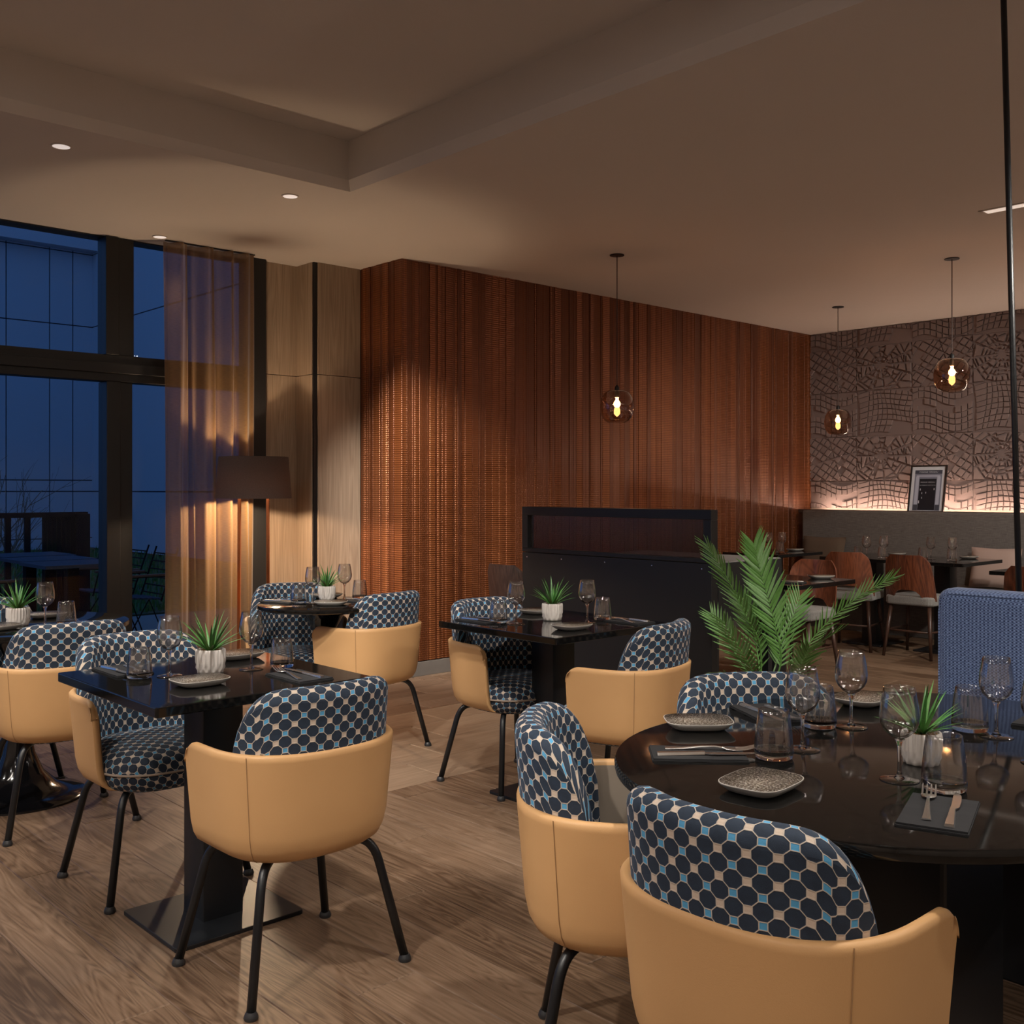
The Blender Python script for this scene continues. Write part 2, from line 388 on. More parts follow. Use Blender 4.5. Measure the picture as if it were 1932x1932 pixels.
while x < 9.75:
    y = -3.0-(i*.73) % 1.9; x1 = min(x+pw, 9.75)
    while y < 6.7:
        y1 = min(y+1.9, 6.7); ya = max(y, -3)
        segs = [(ya, y1)]
        if x1 > ZX+.02 and x < ZXE-.02:
            segs = [(a, min(b, ZY0)) for a, b in segs if a < ZY0-.02]
        for a, b in segs:
            if b-a < .02: continue
            if any(seen(xx, yy) for xx in (x, x1) for yy in (a, (a+b)/2, b)) and not (x > 7.2 and b < 2.2): plank(x, x1, a, b, 'oak_y')
            else: far.box((x, a, -.01), (x1-.001, b-.001, 0))
        y = y1
    x += pw; i += 1
tag(build('planks_outside_view', far, 'oak_y', fl), kind='stuff')
y = ZY0; i = 0
while y < ZY1-.02:
    x = ZX-(i*.37) % .62; y1 = min(y+.309, ZY1)
    while x < ZXE: plank(max(x, ZX), min(x+.62, ZXE), y, y1, 'tile_wood', 'floor_tile'); x += .62
    y = y1; i += 1
y = ZY1+.008; i = 0
while y < 6.6:
    x = ZX-(i*.61) % 1.5; y1 = min(y+pw, 6.6)
    while x < ZXE: plank(max(x, ZX), min(x+1.5, ZXE), y, y1, 'oak_x'); x += 1.5
    y = y1; i += 1
struct('trim_1', MB().box((ZX, ZY1, -.01), (ZXE, ZY1+.007, .0015)), 'strip_metal')

# ---- ceiling with a recessed tray
TX, TY, TZ = 3.20, 4.75, 3.21
cb = MB()
def quad(mb, *p): mb.add(p, [tuple(range(len(p)))])
quad(cb, (-3, TY, CE), (-3, 6.75, CE), (9.8, 6.75, CE), (9.8, TY, CE))
quad(cb, (TX, -3, CE), (TX, TY, CE), (9.8, TY, CE), (9.8, -3, CE))
b_ = .035; zb = CE+.05   # splayed lower lip, then the upright sides and the raised field
quad(cb, (-3, TY, CE), (TX, TY, CE), (TX-b_, TY-b_, zb), (-3, TY-b_, zb))
quad(cb, (TX, TY, CE), (TX, -3, CE), (TX-b_, -3, zb), (TX-b_, TY-b_, zb))
quad(cb, (-3, TY-b_, zb), (TX-b_, TY-b_, zb), (TX-b_, TY-b_, TZ), (-3, TY-b_, TZ))
quad(cb, (TX-b_, TY-b_, zb), (TX-b_, -3, zb), (TX-b_, -3, TZ), (TX-b_, TY-b_, TZ))
quad(cb, (-3, -3, TZ), (-3, TY, TZ), (TX, TY, TZ), (TX, -3, TZ))
struct('ceiling', cb, 'ceiling_paint')
struct('ceiling_slab', MB().box((-3.1, -3.1, TZ+.01), (9.9, 6.85, TZ+.15)), 'room_wall')
# ---- walls out of view
struct('wall_back', MB().box((-3.1, -3.1, 0), (9.85, -3, TZ)), 'room_wall')
struct('wall_left', MB().box((-3.1, -3, 0), (-3, 6.75, TZ)), 'room_wall')
# ---- window wall, Y = 6.62
def fr(name, a, b, mat='frame_black', parent=None, bev=.004): return struct(name, MB().box(a, b), mat, parent, bevel=bev)
w1 = struct('window_1', MB().box((-3, 6.64, -.02), (3.60, 6.78, .05)), 'frame_black')
fr('transom', (-3, 6.61, 2.02), (3.60, 6.72, 2.19), parent=w1)
fr('transom_lip', (-3, 6.585, 2.07), (3.60, 6.615, 2.135), parent=w1)
fr('window_head', (-3, 6.64, 2.943), (3.60, 6.78, 2.975), parent=w1)
fr('mullion', (2.60, 6.60, .05), (2.69, 6.74, 2.02), parent=w1); fr('mullion', (2.69, 6.62, .05), (2.775, 6.74, 2.02), parent=w1)
fr('mullion', (2.595, 6.60, 2.19), (2.68, 6.74, 2.945), parent=w1); fr('mullion', (2.68, 6.62, 2.19), (2.785, 6.74, 2.945), parent=w1)
fr('mullion', (1.90, 6.62, .05), (1.965, 6.74, 2.02), parent=w1); fr('mullion', (.55, 6.62, .05), (.66, 6.74, 2.945), parent=w1); fr('mullion', (-1.2, 6.62, .05), (-1.1, 6.74, 2.945), parent=w1)
for a, b, z0, z1 in ((1.965, 2.60, .05, 2.02), (.66, 1.90, .05, 2.02), (2.775, 3.60, .05, 2.02), (.66, 2.595, 2.19, 2.945), (2.785, 3.60, 2.19, 2.945), (-1.1, .55, .05, 2.945), (-3, -1.2, .05, 2.945)):
    build('pane', MB().box((a, 6.672, z0), (b, 6.680, z1)), 'window_glass', w1)
wj = struct('trim_2', MB().box((3.585, 6.55, 0), (3.705, 6.72, CE)), 'jamb')
# ---- oak clad corner
pn = struct('wall_oak', MB().box((3.70, 6.63, 0), (4.39, 6.75, CE)), 'jamb')
for z0, z1 in ((0.09, 2.148), (2.152, CE)):
    build('panel', MB().box((3.704, 6.605, z0), (3.985, 6.64, z1)), 'panel_oak', pn, bevel=.002)
    build('panel', MB().box((3.985, 6.40, z0), (4.005, 6.63, z1)), 'panel_oak', pn, bevel=.002)
    build('panel', MB().box((4.022, 6.375, z0), (4.384, 6.63, z1)), 'panel_oak', pn, bevel=.002)
struct('trim_3', MB().box((3.99, 6.385, 0), (4.03, 6.42, CE)), 'black_metal')
# ---- copper slat wall
cw = struct('wall_copper', MB().box((4.40, 5.885, 0), (9.85, 6.75, CE)), 'dark_wood')
def slats(a, b, along, fixed):
    t = a
    while t < b-.001:
        w = R.choice((.022, .03, .04, .05, .07, .09, .045)); t1 = min(t+w, b); pr = R.choice((.008, .010, .012, .014))
        if along == 'x': m_ = MB().box((t+.0008, fixed-pr, .105), (t1-.0008, fixed+.012, CE))
        else: m_ = MB().box((fixed-pr, t+.0008, .105), (fixed+.012, t1-.0008, CE))
        build('slat', m_, 'copper_slat', cw, bevel=.002, seg=1); t = t1
slats(4.387, 9.72, 'x', 5.878); slats(5.865, 6.372, 'y', 4.392)
struct('baseboard_copper', MB().box((4.372, 5.862, 0), (9.72, 5.89, .10)).box((4.372, 5.862, 0), (4.40, 6.39, .10)), 'baseboard', bevel=.002)
struct('baseboard_oak', MB().box((3.72, 6.595, 0), (3.985, 6.61, .09)).box((4.03, 6.365, 0), (4.372, 6.38, .09)), 'baseboard', bevel=.002)

# ---- relief wall of city-map tiles, X = 9.72
mw = struct('wall_right', MB().box((9.735, -3, 0), (9.85, 6.0, CE)), 'room_wall')
def clip(poly, nx, ny, c):
    out = []
    for i in range(len(poly)):
        p, q = poly[i], poly[(i+1) % len(poly)]; a = nx*p[0]+ny*p[1]-c; b = nx*q[0]+ny*q[1]-c
        if a <= 0: out.append(p)
        if (a < 0 < b) or (b < 0 < a): t = a/(a-b); out.append((p[0]+t*(q[0]-p[0]), p[1]+t*(q[1]-p[1])))
    return out
def area(p): return sum(p[i][0]*p[(i+1) % len(p)][1]-p[(i+1) % len(p)][0]*p[i][1] for i in range(len(p)))/2
def split(polys, nx, ny, c):
    o = []
    for p in polys:
        for s_ in (1, -1):
            q = clip(p, s_*nx, s_*ny, s_*c)
            if len(q) > 2 and area(q) > 1e-5: o.append(q)
    return o
def inset(p, w):
    q = p
    for i in range(len(p)):
        (x0, y0), (x1, y1) = p[i], p[(i+1) % len(p)]; L = math.hypot(x1-x0, y1-y0)
        if L < 1e-6: continue
        nx, ny = (y1-y0)/L, -(x1-x0)/L
        q = clip(q, nx, ny, nx*x0+ny*y0-w)
        if len(q) < 3: return None
    return q if area(q) > 4e-5 else None
TWd, THt = .5845, .452
def relief_tile(kind, seed, zlo=0., zhi=THt):
    r = random.Random(seed); P = [[(0, 0), (TWd, 0), (TWd, THt), (0, THt)]]; warp = None; wst = .006; hgt = .024
    def ln(ang, px, py, sel=None):
        nonlocal P
        nx, ny = -math.sin(ang), math.cos(ang); P = split(P, nx, ny, nx*px+ny*py)
    if kind == 'S':
        cx, cy = .27, .25; wst = .0095; hgt = .032
        sect = []
        angs = [i*2*PI/14+r.uniform(-.12, .12) for i in range(14)]
        base = P[0]
        for i in range(14):
            a0, a1 = angs[i], angs[(i+1) % 14]+(2*PI if i == 13 else 0)
            q = clip(base, math.sin(a0), -math.cos(a0), math.sin(a0)*cx-math.cos(a0)*cy); q = clip(q, -math.sin(a1), math.cos(a1), -math.sin(a1)*cx+math.cos(a1)*cy)
            am = (a0+a1)/2; nx, ny = math.cos(am), math.sin(am); pcs = [q]
            for dd in (.035, .075, .12+r.uniform(-.02, .03), .19+r.uniform(-.02, .04), .26):
                t_ = am+r.uniform(-.35, .35)*(dd > .1); nx, ny = math.cos(t_), math.sin(t_); pcs = split(pcs, nx, ny, nx*(cx+dd*math.cos(am))+ny*(cy+dd*math.sin(am)))
            pcs2 = []
            for pc in pcs:
                big = area(pc) > .0035
                if big and r.random() < .7: t_ = am+r.uniform(-.5, .5)+(PI/2 if r.random() < .5 else 0); mx = sum(v[0] for v in pc)/len(pc); my = sum(v[1] for v in pc)/len(pc); pcs2 += split([pc], -math.sin(t_), math.cos(t_), -math.sin(t_)*mx+math.cos(t_)*my)
                else: pcs2.append(pc)
            sect += pcs2
        P = sect
    elif kind == 'G':
        for k in range(1, 9): ln(.08, 0, k*.052+r.uniform(-.006, .006))
        for k in range(1, 12): ln(PI/2-.12, k*.052+r.uniform(-.008, .008), 0)
        P = [p for p in P if not (sum(v[0] for v in p)/len(p) > .30 and sum(v[1] for v in p)/len(p) < .15)]
        wst = .0042
        warp = lambda x, y: (x+.035*math.sin(4.5*y+1)+.02*math.sin(9*x*y*4), y+.045*math.sin(6*x+.4)-.01)
    elif kind == 'D':
        for k in range(-6, 12): ln(.9, k*.075+r.uniform(-.015, .015), 0)
        for k in range(-4, 12): ln(-.55, 0, k*.085+r.uniform(-.02, .02))
        P = [p for p in P if r.random() > .10]; wst = .0055
        ln(.25, .2, .2); ln(1.9, .35, .2)
    else:
        for k in range(1, 8): ln(.0, 0, k*.06+r.uniform(-.008, .008))
        for k in range(1, 10): ln(PI/2, k*.06, 0)
        P = [p for p in P if not (.24 < sum(v[1] for v in p)/len(p)+.05*math.sin(sum(v[0] for v in p)/len(p)*9) < .31)]; wst = .0045
        warp = lambda x, y: (x, y+.05*math.sin(x*9.5+.6))
    mb = MB(); mb.box((0, 0, -.012), (TWd-.002, zhi-zlo-.002, 0))
    mb.v = [(x, y+zlo, z) for x, y, z in mb.v]
    for p in P:
        q = inset(p, wst)
        if not q: continue
        if warp:
            d = []
            for i in range(len(q)):
                a, b = q[i], q[(i+1) % len(q)]; nn = max(1, int(math.hypot(a[0]-b[0], a[1]-b[1])/.04))
                d += [(a[0]+(b[0]-a[0])*k/nn, a[1]+(b[1]-a[1])*k/nn) for k in range(nn)]
            q = [warp(*v) for v in d]
        cxm = sum(v[0] for v in q)/len(q); cym = sum(v[1] for v in q)/len(q)
        e = .004
        for nx, ny, c in ((1, 0, TWd-e), (-1, 0, -e), (0, 1, zhi-e), (0, -1, -zlo-e)): q = clip(q, nx, ny, c)
        if len(q) < 3 or area(q) < 3e-5: continue
        h = hgt*r.uniform(.55, 1); n = len(q)
        top = [(v[0]+(cxm-v[0])*.05, v[1]+(cym-v[1])*.05) for v in q]
        mb.add([(a, b, 0) for a, b in q]+[(a, b, h) for a, b in top], [tuple(range(n, 2*n))]+[(i, (i+1) % n, n+(i+1) % n, n+i) for i in range(n)])
    return mb.mesh('relief_tile', 'relief')
CACHE = {}
for c in range(7):
    y0 = 5.925-c*TWd
    col_k = ('R', 'D') if c % 2 == 0 else ('G', 'S')
    for rr in range(5):
        zb_ = .96+rr*THt; k = col_k[rr % 2]; lo = max(0, 1.135-zb_); hi = min(THt, CE-zb_)
        if hi <= .02: continue
        key = (k, round(lo, 3), round(hi, 3), c // 2 % 2)
        if key not in CACHE: CACHE[key] = relief_tile(k, 11+sum(map(ord, k))+(c//2 % 2)*5, lo, hi)
        o = ob('relief_tile', CACHE[key], mw)   # local x -> -Y, local y -> Z, local z -> -X
        o.matrix_local = Matrix(((0, 0, -1, 9.722), (-1, 0, 0, y0), (0, 1, 0, zb_), (0, 0, 0, 1)))

# ================================================================== LIGHTS IN THE CEILING
dl = empty('downlight'); 
build('trim_ring', MB().lathe([(.040, -.004), (.047, -.004), (.047, .004), (.040, .004), (.040, -.004)], 28, cap=False), 'ceiling_paint', dl, auto=True)
build('lens', MB().lathe([(.0401, -.002), (.0401, .004)], 28), 'lens', dl)
DL = Proto(dl); BRIGHT = MB().lathe([(.0401, -.002), (.0401, .004)], 28).mesh('lens', 'lens_glint')
DLL = ['recessed ceiling downlight nearest the camera above the left window', 'recessed ceiling downlight beside the corner of the ceiling tray', 'recessed ceiling downlight just above the curtain']
DLW = ['near the middle of the room', 'over the entrance side', 'over the dark side of the room']
for i, (p, a, w, deg, colr) in enumerate(SPOTS):
    zz = TZ-.004 if (p[0] < TX-.05 and p[1] < TY-.05) else CE-.001
    o = DL.put((p[0], p[1], zz), 0, DLL[i] if i < 3 else 'added unseen ceiling downlight outside the picture, above or behind the camera', 'recessed ceiling downlights', 'ceiling light')
    if i >= 3:  # the added unseen lamps get a far brighter lens so the glassware sparkles
        for ch in o.children:
            if ch.name.startswith('lens'): ch.data = BRIGHT
    spot((p[0], p[1], zz-.02), a, w, deg, 1. if i == 1 else .55, colr)
ll = empty('linear_ceiling_light', (6.155, 1.85, CE), 0, 'long narrow recessed ceiling light near the black pole', 'ceiling light')
build('frame', MB().box((-.055, -.78, -.004), (-.038, .74, .002)).box((.038, -.78, -.004), (.055, .74, .002)).box((-.055, .72, -.004), (.055, .74, .002)), 'ceiling_paint', ll)
build('diffuser', MB().box((-.037, -.78, -.003), (.037, .72, .001)), 'linear', ll)
LN = Proto(ll); LN.used = True; LBM = MB().box((-.037, -.78, -.003), (.037, .72, .001)).mesh('diffuser', 'linear_fill')
for x, y, z, rz in ((-.9, .6, TZ, 0), (-1.0, 3.4, TZ, 0), (4.4, .2, CE, PI/2)):  # unseen strips added for soft fill and long highlights on the glasses
    o = LN.put((x, y, z), rz, 'added unseen long ceiling light for fill and glass highlights', 'added linear ceiling lights', 'ceiling light')
    for ch in o.children:
        if ch.name.startswith('diffuser'): ch.data = LBM

# ---- pendants
def pendant(x, y, zc, dia, watts, label):
    t = empty('pendant_lamp', (x, y, CE), 0, label, 'pendant lamp', 'amber glass pendant lamps')
    k = dia/.235; z = zc-CE
    build('ceiling_rose', MB().lathe([(.0, -.006), (.05, -.006), (.05, 0)], 24), 'frame_black', t)
    build('cord', MB().tube([(0, 0, -.003), (0, 0, z+.13*k)], .0035, 6), 'cable', t)
    build('lamp_holder', MB().lathe([(.006, z+.15*k), (.016, z+.135*k), (.017, z+.065*k), (.0, z+.063*k)][::-1], 16), 'frame_black', t, auto=True)
    prof = [(.018*k, z+.112*k), (.062*k, z+.110*k), (.088*k, z+.095*k), (.108*k, z+.06*k), (.1175*k, z+.01*k), (.116*k, z-.035*k), (.102*k, z-.075*k), (.080*k, z-.10*k), (.066*k, z-.106*k)]
    build('globe', MB().lathe(prof, 40, cap=False), 'amber_glass', t, smooth=True)
    bz = z+.02*k
    build('bulb', MB().lathe([(.0, bz-.026), (.013, bz-.023), (.022, bz-.010), (.0235, bz+.001), (.019, bz+.015), (.010, bz+.026), (.009, bz+.036), (0, bz+.037)], 16), 'filament', t, smooth=True)
    l = point((x, y, zc-.055*k), watts, WARM2, .02)
    return t
pendant(5.413, 4.773, 1.90, .235, 3.5, 'amber glass globe pendant hanging over the dark partition')
pendant(8.395, 4.798, 1.925, .235, 3.5, 'amber glass globe pendant hanging nearest the copper wall corner, the farthest one')
pendant(7.226, 3.25, 2.13, .245, 3.5, 'amber glass globe pendant hanging highest, left of the black pole')

# ================================================================== TUB CHAIRS
def sgnpow(v, e): return math.copysign(abs(v)**e, v)
def plan(phi, a, b, e=.78): return (a*sgnpow(math.sin(phi), e), -b*sgnpow(max(math.cos(phi), 0), e))
def make_tub():
    root = empty('tub_chair')
    A, Bk, YF = .266, .255, .115
    path = []                                         # from left arm front round the back to right arm front
    NA = 16
    fy = [YF*math.cos(PI/2*i/NA) for i in range(NA)]
    for yv in fy: path.append((-A, yv))
    for i in range(33): path.append(plan(-PI/2+PI*i/32, A, Bk))
    for yv in reversed(fy): path.append((A, yv))
    n = len(path)
    lev = [(.352, .53), (.3515, .67), (.358, .78), (.372, .855), (.395, .90), (.43, .928), (.50, .952), (.56, .972), (.60, .985), (.63, .995)]
    rr = .055; zt = .65
    def top(j):
        y = path[j][1]; dy = y-(YF-rr)
        return zt if dy <= 0 else zt-rr+math.sqrt(max(rr*rr-dy*dy, 0))
    def pt(j, z, s, t):                               # t = inward offset
        x, y = path[j]; k = (A-t)/A; sy = s if y < 0 else 1
        return (x*s*k, (y*sy*k if y < 0 else y), z)
    mb = MB(); rows = []; T = .022
    for z, s in lev: rows.append([pt(j, min(z, top(j)-.001*(.7-z)), s, 0) for j in range(n)])
    rows.append([pt(j, top(j)-.006, .999, 0) for j in range(n)])
    rows.append([pt(j, top(j), 1, T*.3) for j in range(n)]); rows.append([pt(j, top(j), 1, T*.7) for j in range(n)])
    rows.append([pt(j, top(j)-.006, .999, T) for j in range(n)])
    for z, s in reversed(lev): rows.append([pt(j, min(z, top(j)-.001*(.7-z)), s, T) for j in range(n)])
    vs = [p for r_ in rows for p in r_]; fs = []
    for i in range(len(rows)-1):
        for j in range(n-1): fs.append((i*n+j, i*n+j+1, (i+1)*n+j+1, (i+1)*n+j))
    m_ = len(rows)
    for e, rev in ((0, 1), (n-1, 0)):                 # close the arm fronts
        for i in range(m_//2-1):
            q = (i*n+e, (i+1)*n+e, (m_-2-i)*n+e, (m_-1-i)*n+e); fs.append(q if rev else q[::-1])
    mb.add(vs, fs); build('shell', mb, 'tan_leather', root, smooth=True)
    # taupe lining on the inside of the shell
    ml = MB(); rows = [[pt(j, min(z, top(j)-.012), s, T+.003) for j in range(1, n-1)] for z, s in lev[3:]+[(.638, .998)]]; k = n-2
    ml.add([p for r_ in rows for p in r_], [(i*k+j, (i+1)*k+j, (i+1)*k+j+1, i*k+j+1) for i in range(len(rows)-1) for j in range(k-1)])
    build('shell_lining', ml, 'lining', root, smooth=True)
    for sx in (-1, 1):                                # sewn seams at the two rear quarters
        ms = MB(); ph = sx*.98
        ps = []
        for z, s in lev[2:]+[(.645, 1.0)]:
            x, y = plan(ph, A, Bk); ps.append((x*s*1.002, y*s*1.002, z))
        ms.tube(ps, .0012, 4); ps2 = [(x+sx*.000, y+.008 if False else y, z) for x, y, z in ps]
        for q in range(len(ps)-1):
            a, b = Vector(ps[q]), Vector(ps[q+1]); nd = max(1, int((b-a).length/.006))
            for h in range(nd):
                c = a.lerp(b, (h+.5)/nd); o_ = Vector((-sx*.0055, -.0045*1, 0)); c = c+Vector((-sx*.004, -.0032, 0)); c2 = c+Vector((-sx*.004, -.003, .001))
                ms.tube([c*1.0, c2], .0007, 3)
        build('seam', ms, 'stitch', root)
    # padded back
    mb = MB(); ns, nw = 41, 27; pm_ = 1.38; vs = []; uv = []; th0 = .072; ZS = .395+.42-.036
    WS = [(.42*i/11, True) for i in range(12)]+[(.42+.16*i/7, False) for i in range(8)]+[(.58+.42*i/11, False) for i in range(1, 12)]
    us = 0; last = None
    for i in range(ns):
        s = -1+2*i/(ns-1); ph = pm_*s
        x, y = plan(ph, .238, .236, .8); x2, y2 = plan(ph+.001, .238, .236, .8)
        if last is not None: us += math.hypot(x-last[0], y-last[1])
        last = (x, y)
        nrm = Vector((-x, -y*1.0, 0)); tx = Vector((x2-x, y2-y, 0)); nrm = Vector((-tx.y, tx.x, 0)).normalized() if tx.length > 0 else nrm.normalized()
        if nrm.dot(Vector((-x, -y, 0))) < 0: nrm = -nrm
        es = abs(s); Hs = .42*(1-es**5)**(1/2.2)+.002; th = th0*(1-.45*es**2)*(1-es**8)**.5*.92+.006
        z0 = .395
        for k, (w, outer) in enumerate(WS):
            rt = th/2; hh = max(Hs-rt, .001)
            if w < .42 or outer: t = w/.42; off = 0; z = z0+hh*t
            elif w > .58: t = (1-w)/.42; off = th; z = z0+hh*t
            else: a = PI*(w-.42)/.16; off = rt-rt*math.cos(a); z = z0+hh+rt*math.sin(a)
            bulge = .006*math.sin(PI*min(max((z-z0)/.42, 0), 1))*(1 if w > .5 else 0)
            lean = (z-.50)*.085
            o_ = off+bulge-lean*max(0, math.cos(ph))
            vs.append((x+nrm.x*o_, y+nrm.y*o_, z))
            zc = max(z0+hh, ZS-.015)
            uv.append((us, zc+.114+(zc-z) if outer else min(z, z0+hh)+(0 if w > .58 else .114*(.58-w)/.16)))
    nw = len(WS); so = sum(1 for _, o in WS if o)-1
    fs = [(i*nw+k, (i+1)*nw+k, (i+1)*nw+k+1, i*nw+k+1) for i in range(ns-1) for k in range(nw-1) if k != so]
    mb.add(vs, [f[::-1] for f in fs]); mb.uv = uv
    build('backrest', mb, 'octagon_velvet', root, smooth=True)
    # seat cushion
    def seatmesh(prof, name):
        mb = MB(); na = 48; vs = []; uv = []; acc = 0; lp = None
        for r_, z in prof:
            if lp: acc += math.hypot(r_-lp[0], z-lp[1])
            lp = (r_, z)
            for i in range(na):
                a = 2*PI*i/na; dx, dy = sgnpow(math.cos(a), .72), sgnpow(math.sin(a), .72)
                if dy > 0: dy *= 1.0
                vs.append((dx*r_, .018+dy*r_*.98, z)); L = acc+prof[0][0]; uv.append((dx*L, dy*L))
        fs = [(k*na+i, (k+1)*na+i, (k+1)*na+(i+1) % na, k*na+(i+1) % na) for k in range(len(prof)-1) for i in range(na)]
        fs.append(tuple(range(na))); 
        if name == 'seat_base': fs.append(tuple((len(prof)-1)*na+i for i in range(na-1, -1, -1)))
        mb.add(vs, fs); mb.uv = uv; build(name, mb, 'octagon_velvet', root, smooth=True)
    seatmesh([(.02, .492), (.06, .4915), (.10, .490), (.14, .486), (.175, .478), (.20, .466), (.217, .45), (.225, .432), (.226, .416)], 'seat')
    seatmesh([(.226, .411), (.223, .395), (.215, .375), (.20, .356), (.175, .345), (.10, .343)], 'seat_base')
    pp = []
    for i in range(49): a = 2*PI*i/48; pp.append((sgnpow(math.cos(a), .72)*.2285, .018+sgnpow(math.sin(a), .72)*.2285*.98, .4135))
    build('piping', MB().tube(pp, .004, 6), 'piping', root, smooth=True)
    for sx in (-1, 1):
        for sy in (-1, 1):
            a = Vector((sx*.12, sy*.10, .352)); b = Vector((sx*.175, sy*.145, .338)); f_ = Vector((sx*.24, sy*.205, .010))
            d1 = (b-a).normalized(); d2 = (f_-b).normalized(); pts = [a]
            for i in range(7):
                t = i/6; p0 = b-d1*.04; p1 = b; p2 = b+d2*.06; pts.append(p0*(1-t)**2+p1*2*t*(1-t)+p2*t*t)
            pts.append(f_); lg = build('leg', MB().tube(pts, .0125, 10), 'black_metal', root, smooth=True)
            build('foot_glide', MB().lathe([(.0, 0), (.017, 0), (.019, .005), (.017, .012), (.013, .02)], 14, (f_.x, f_.y)), 'glide', lg, auto=True)
    return Proto(root)
TUB = make_tub()
def face(dx, dy): return math.atan2(dy, dx)-PI/2
CG = 'tan leather tub chairs with octagon patterned velvet'
for x, y, rz, lab in (
    (1.53, 2.56, 0, 'tan leather tub chair seen from behind at the near square table'),
    (1.53, 3.455, PI, 'patterned tub chair facing the camera across the near square table'),
    (1.507, 4.31, math.radians(-4), 'tan tub chair seen from behind at the round table by the left edge'),
    (1.475, 5.08, PI, 'patterned tub chair behind the potted plant at the left edge, against the glass door'),
    (3.07, 4.41, math.radians(9), 'tan tub chair seen from behind at the small round table by the lamp'),
    (2.90, 4.82, math.radians(152), 'patterned tub chair facing the camera under the floor lamp'),
    (3.22, 3.49, PI, 'patterned tub chair facing the camera at the square table before the partition'),
    (3.145, 2.743, math.radians(15), 'tan tub chair seen from behind at the square table before the partition'),
    (1.80, 1.55, math.radians(-138), 'tan tub chair seen from its side left of the big rounded table'),
    (1.59, 1.02, math.radians(-90), 'large tan tub chair in the right foreground, cut by the bottom edge'),
    (2.33, 1.51, math.radians(145), 'patterned chair back showing above the far rim of the big rounded table')):
    TUB.put((x, y, 0), rz, lab, CG, 'chair')

# ================================================================== TABLES
def square_table(x, y, w, d, label, bw=.42, bd=.38, mat='black_stone', grp=None):
    t = empty('square_table', (x, y, 0), 0, label, 'table', grp)
    build('table_top', MB().prism(rrect(w, d, .008, 3), .722, .75), mat, t, bevel=.003)
    build('column', MB().prism(rrect(.135, .135, .006, 2), .012, .722), 'black_metal', t, auto=True)
    build('base_plate', MB().prism(rrect(bw, bd, .012, 3), 0, .013), 'black_metal', t, bevel=.002)
square_table(1.524, 3.02, .695, .73, 'black square table laid for two in the left foreground')
square_table(3.22, 3.21, .70, .73, 'black square table laid for two before the dark partition')
def tulip(x, y, r, label, rb):
    t = empty('round_table', (x, y, 0), 0, label, 'table')
    build('table_top', MB().lathe([(0, .724), (r-.012, .724), (r-.002, .730), (r, .738), (r-.002, .748), (r-.006, .75), (0, .75)], 72), 'black_stone', t, auto=True)
    build('pedestal', MB().lathe([(0, 0), (rb, 0), (rb, .008), (rb*.97, .014), (rb*.8, .026), (rb*.55, .055), (rb*.36, .11), (rb*.24, .19), (.040, .32), (.036, .42), (.042, .52), (.062, .62), (.10, .69), (.15, .722), (0, .723)], 48), 'black_gloss', t, auto=True)
tulip(2.905, 4.547, .335, 'small round black table beside the floor lamp', .21)
tulip(1.487, 4.745, .45, 'round black table with trumpet foot at the left edge', .275)
t5 = empty('oval_table', (2.235, 1.103, 0), 0, 'big rounded black table laid for several people in the right foreground', 'table')
def stadium(r, h, n=48): return [(h+r*math.cos(-PI/2+PI*i/n), r*math.sin(-PI/2+PI*i/n)) for i in range(n+1)]+[(-h+r*math.cos(PI/2+PI*i/n), r*math.sin(PI/2+PI*i/n)) for i in range(n+1)]
tp = MB(); prof = [(.523, .722), (.531, .726), (.533, .733), (.533, .742), (.530, .749), (.526, .75)]; n0 = len(stadium(1, 0))
tp.add([(x, y, z) for r_, z in prof for x, y in stadium(r_, .187)], [(k*n0+i, k*n0+(i+1) % n0, (k+1)*n0+(i+1) % n0, (k+1)*n0+i) for k in range(len(prof)-1) for i in range(n0)]+[tuple(range(n0-1, -1, -1)), tuple(5*n0+i for i in range(n0))])
build('table_top', tp, 'black_stone', t5, auto=True)
build('column', MB().prism(rrect(.30, .30, .01, 2), .012, .722), 'black_metal', t5)
build('base_plate', MB().lathe([(0, 0), (.33, 0), (.33, .012), (0, .013)], 64), 'black_metal', t5, auto=True)

# ================================================================== TABLEWARE
Z = .75
def mk_wine():
    t = empty('wine_glass')
    o = [(.0, .082), (.008, .0835), (.020, .0895), (.031, .101), (.0375, .116), (.0385, .130), (.0365, .150), (.0325, .172), (.0300, .186)]
    i_ = [(.0290, .186), (.0315, .172), (.0355, .150), (.0373, .130), (.0362, .1165), (.0295, .1022), (.018, .0912), (.006, .0872), (0, .0868)]
    build('bowl', MB().lathe(o+i_, 32), 'thin_clear', t, smooth=True)
    build('stem', MB().lathe([(0, .0045), (.011, .005), (.0062, .010), (.0042, .020), (.0036, .040), (.0040, .065), (.0065, .077), (.010, .0825), (0, .083)], 16), 'clear_glass', t, smooth=True)
    build('foot', MB().lathe([(0, 0), (.0375, 0), (.0385, .0014), (.037, .0026), (.018, .0042), (.0, .0052)], 32), 'thin_clear', t, smooth=True)
    return Proto(t)
def mk_tumbler():
    t = empty('tumbler')
    pr = [(.0398, .020), (.0375, .050), (.0335, .085), (.0310, .100), (.0303, .1006), (.0296, .1002), (.0315, .085), (.0357, .050), (.0380, .0205)]
    build('wall', MB().lathe(pr, 36, cap=False), 'thin_clear', t, smooth=True)
    build('thick_base', MB().lathe([(0, 0), (.033, 0), (.0375, .003), (.0395, .010), (.0399, .0195), (.0380, .0200), (.034, .0165), (.020, .0145), (0, .014)], 36), 'clear_glass', t, smooth=True)
    return Proto(t)
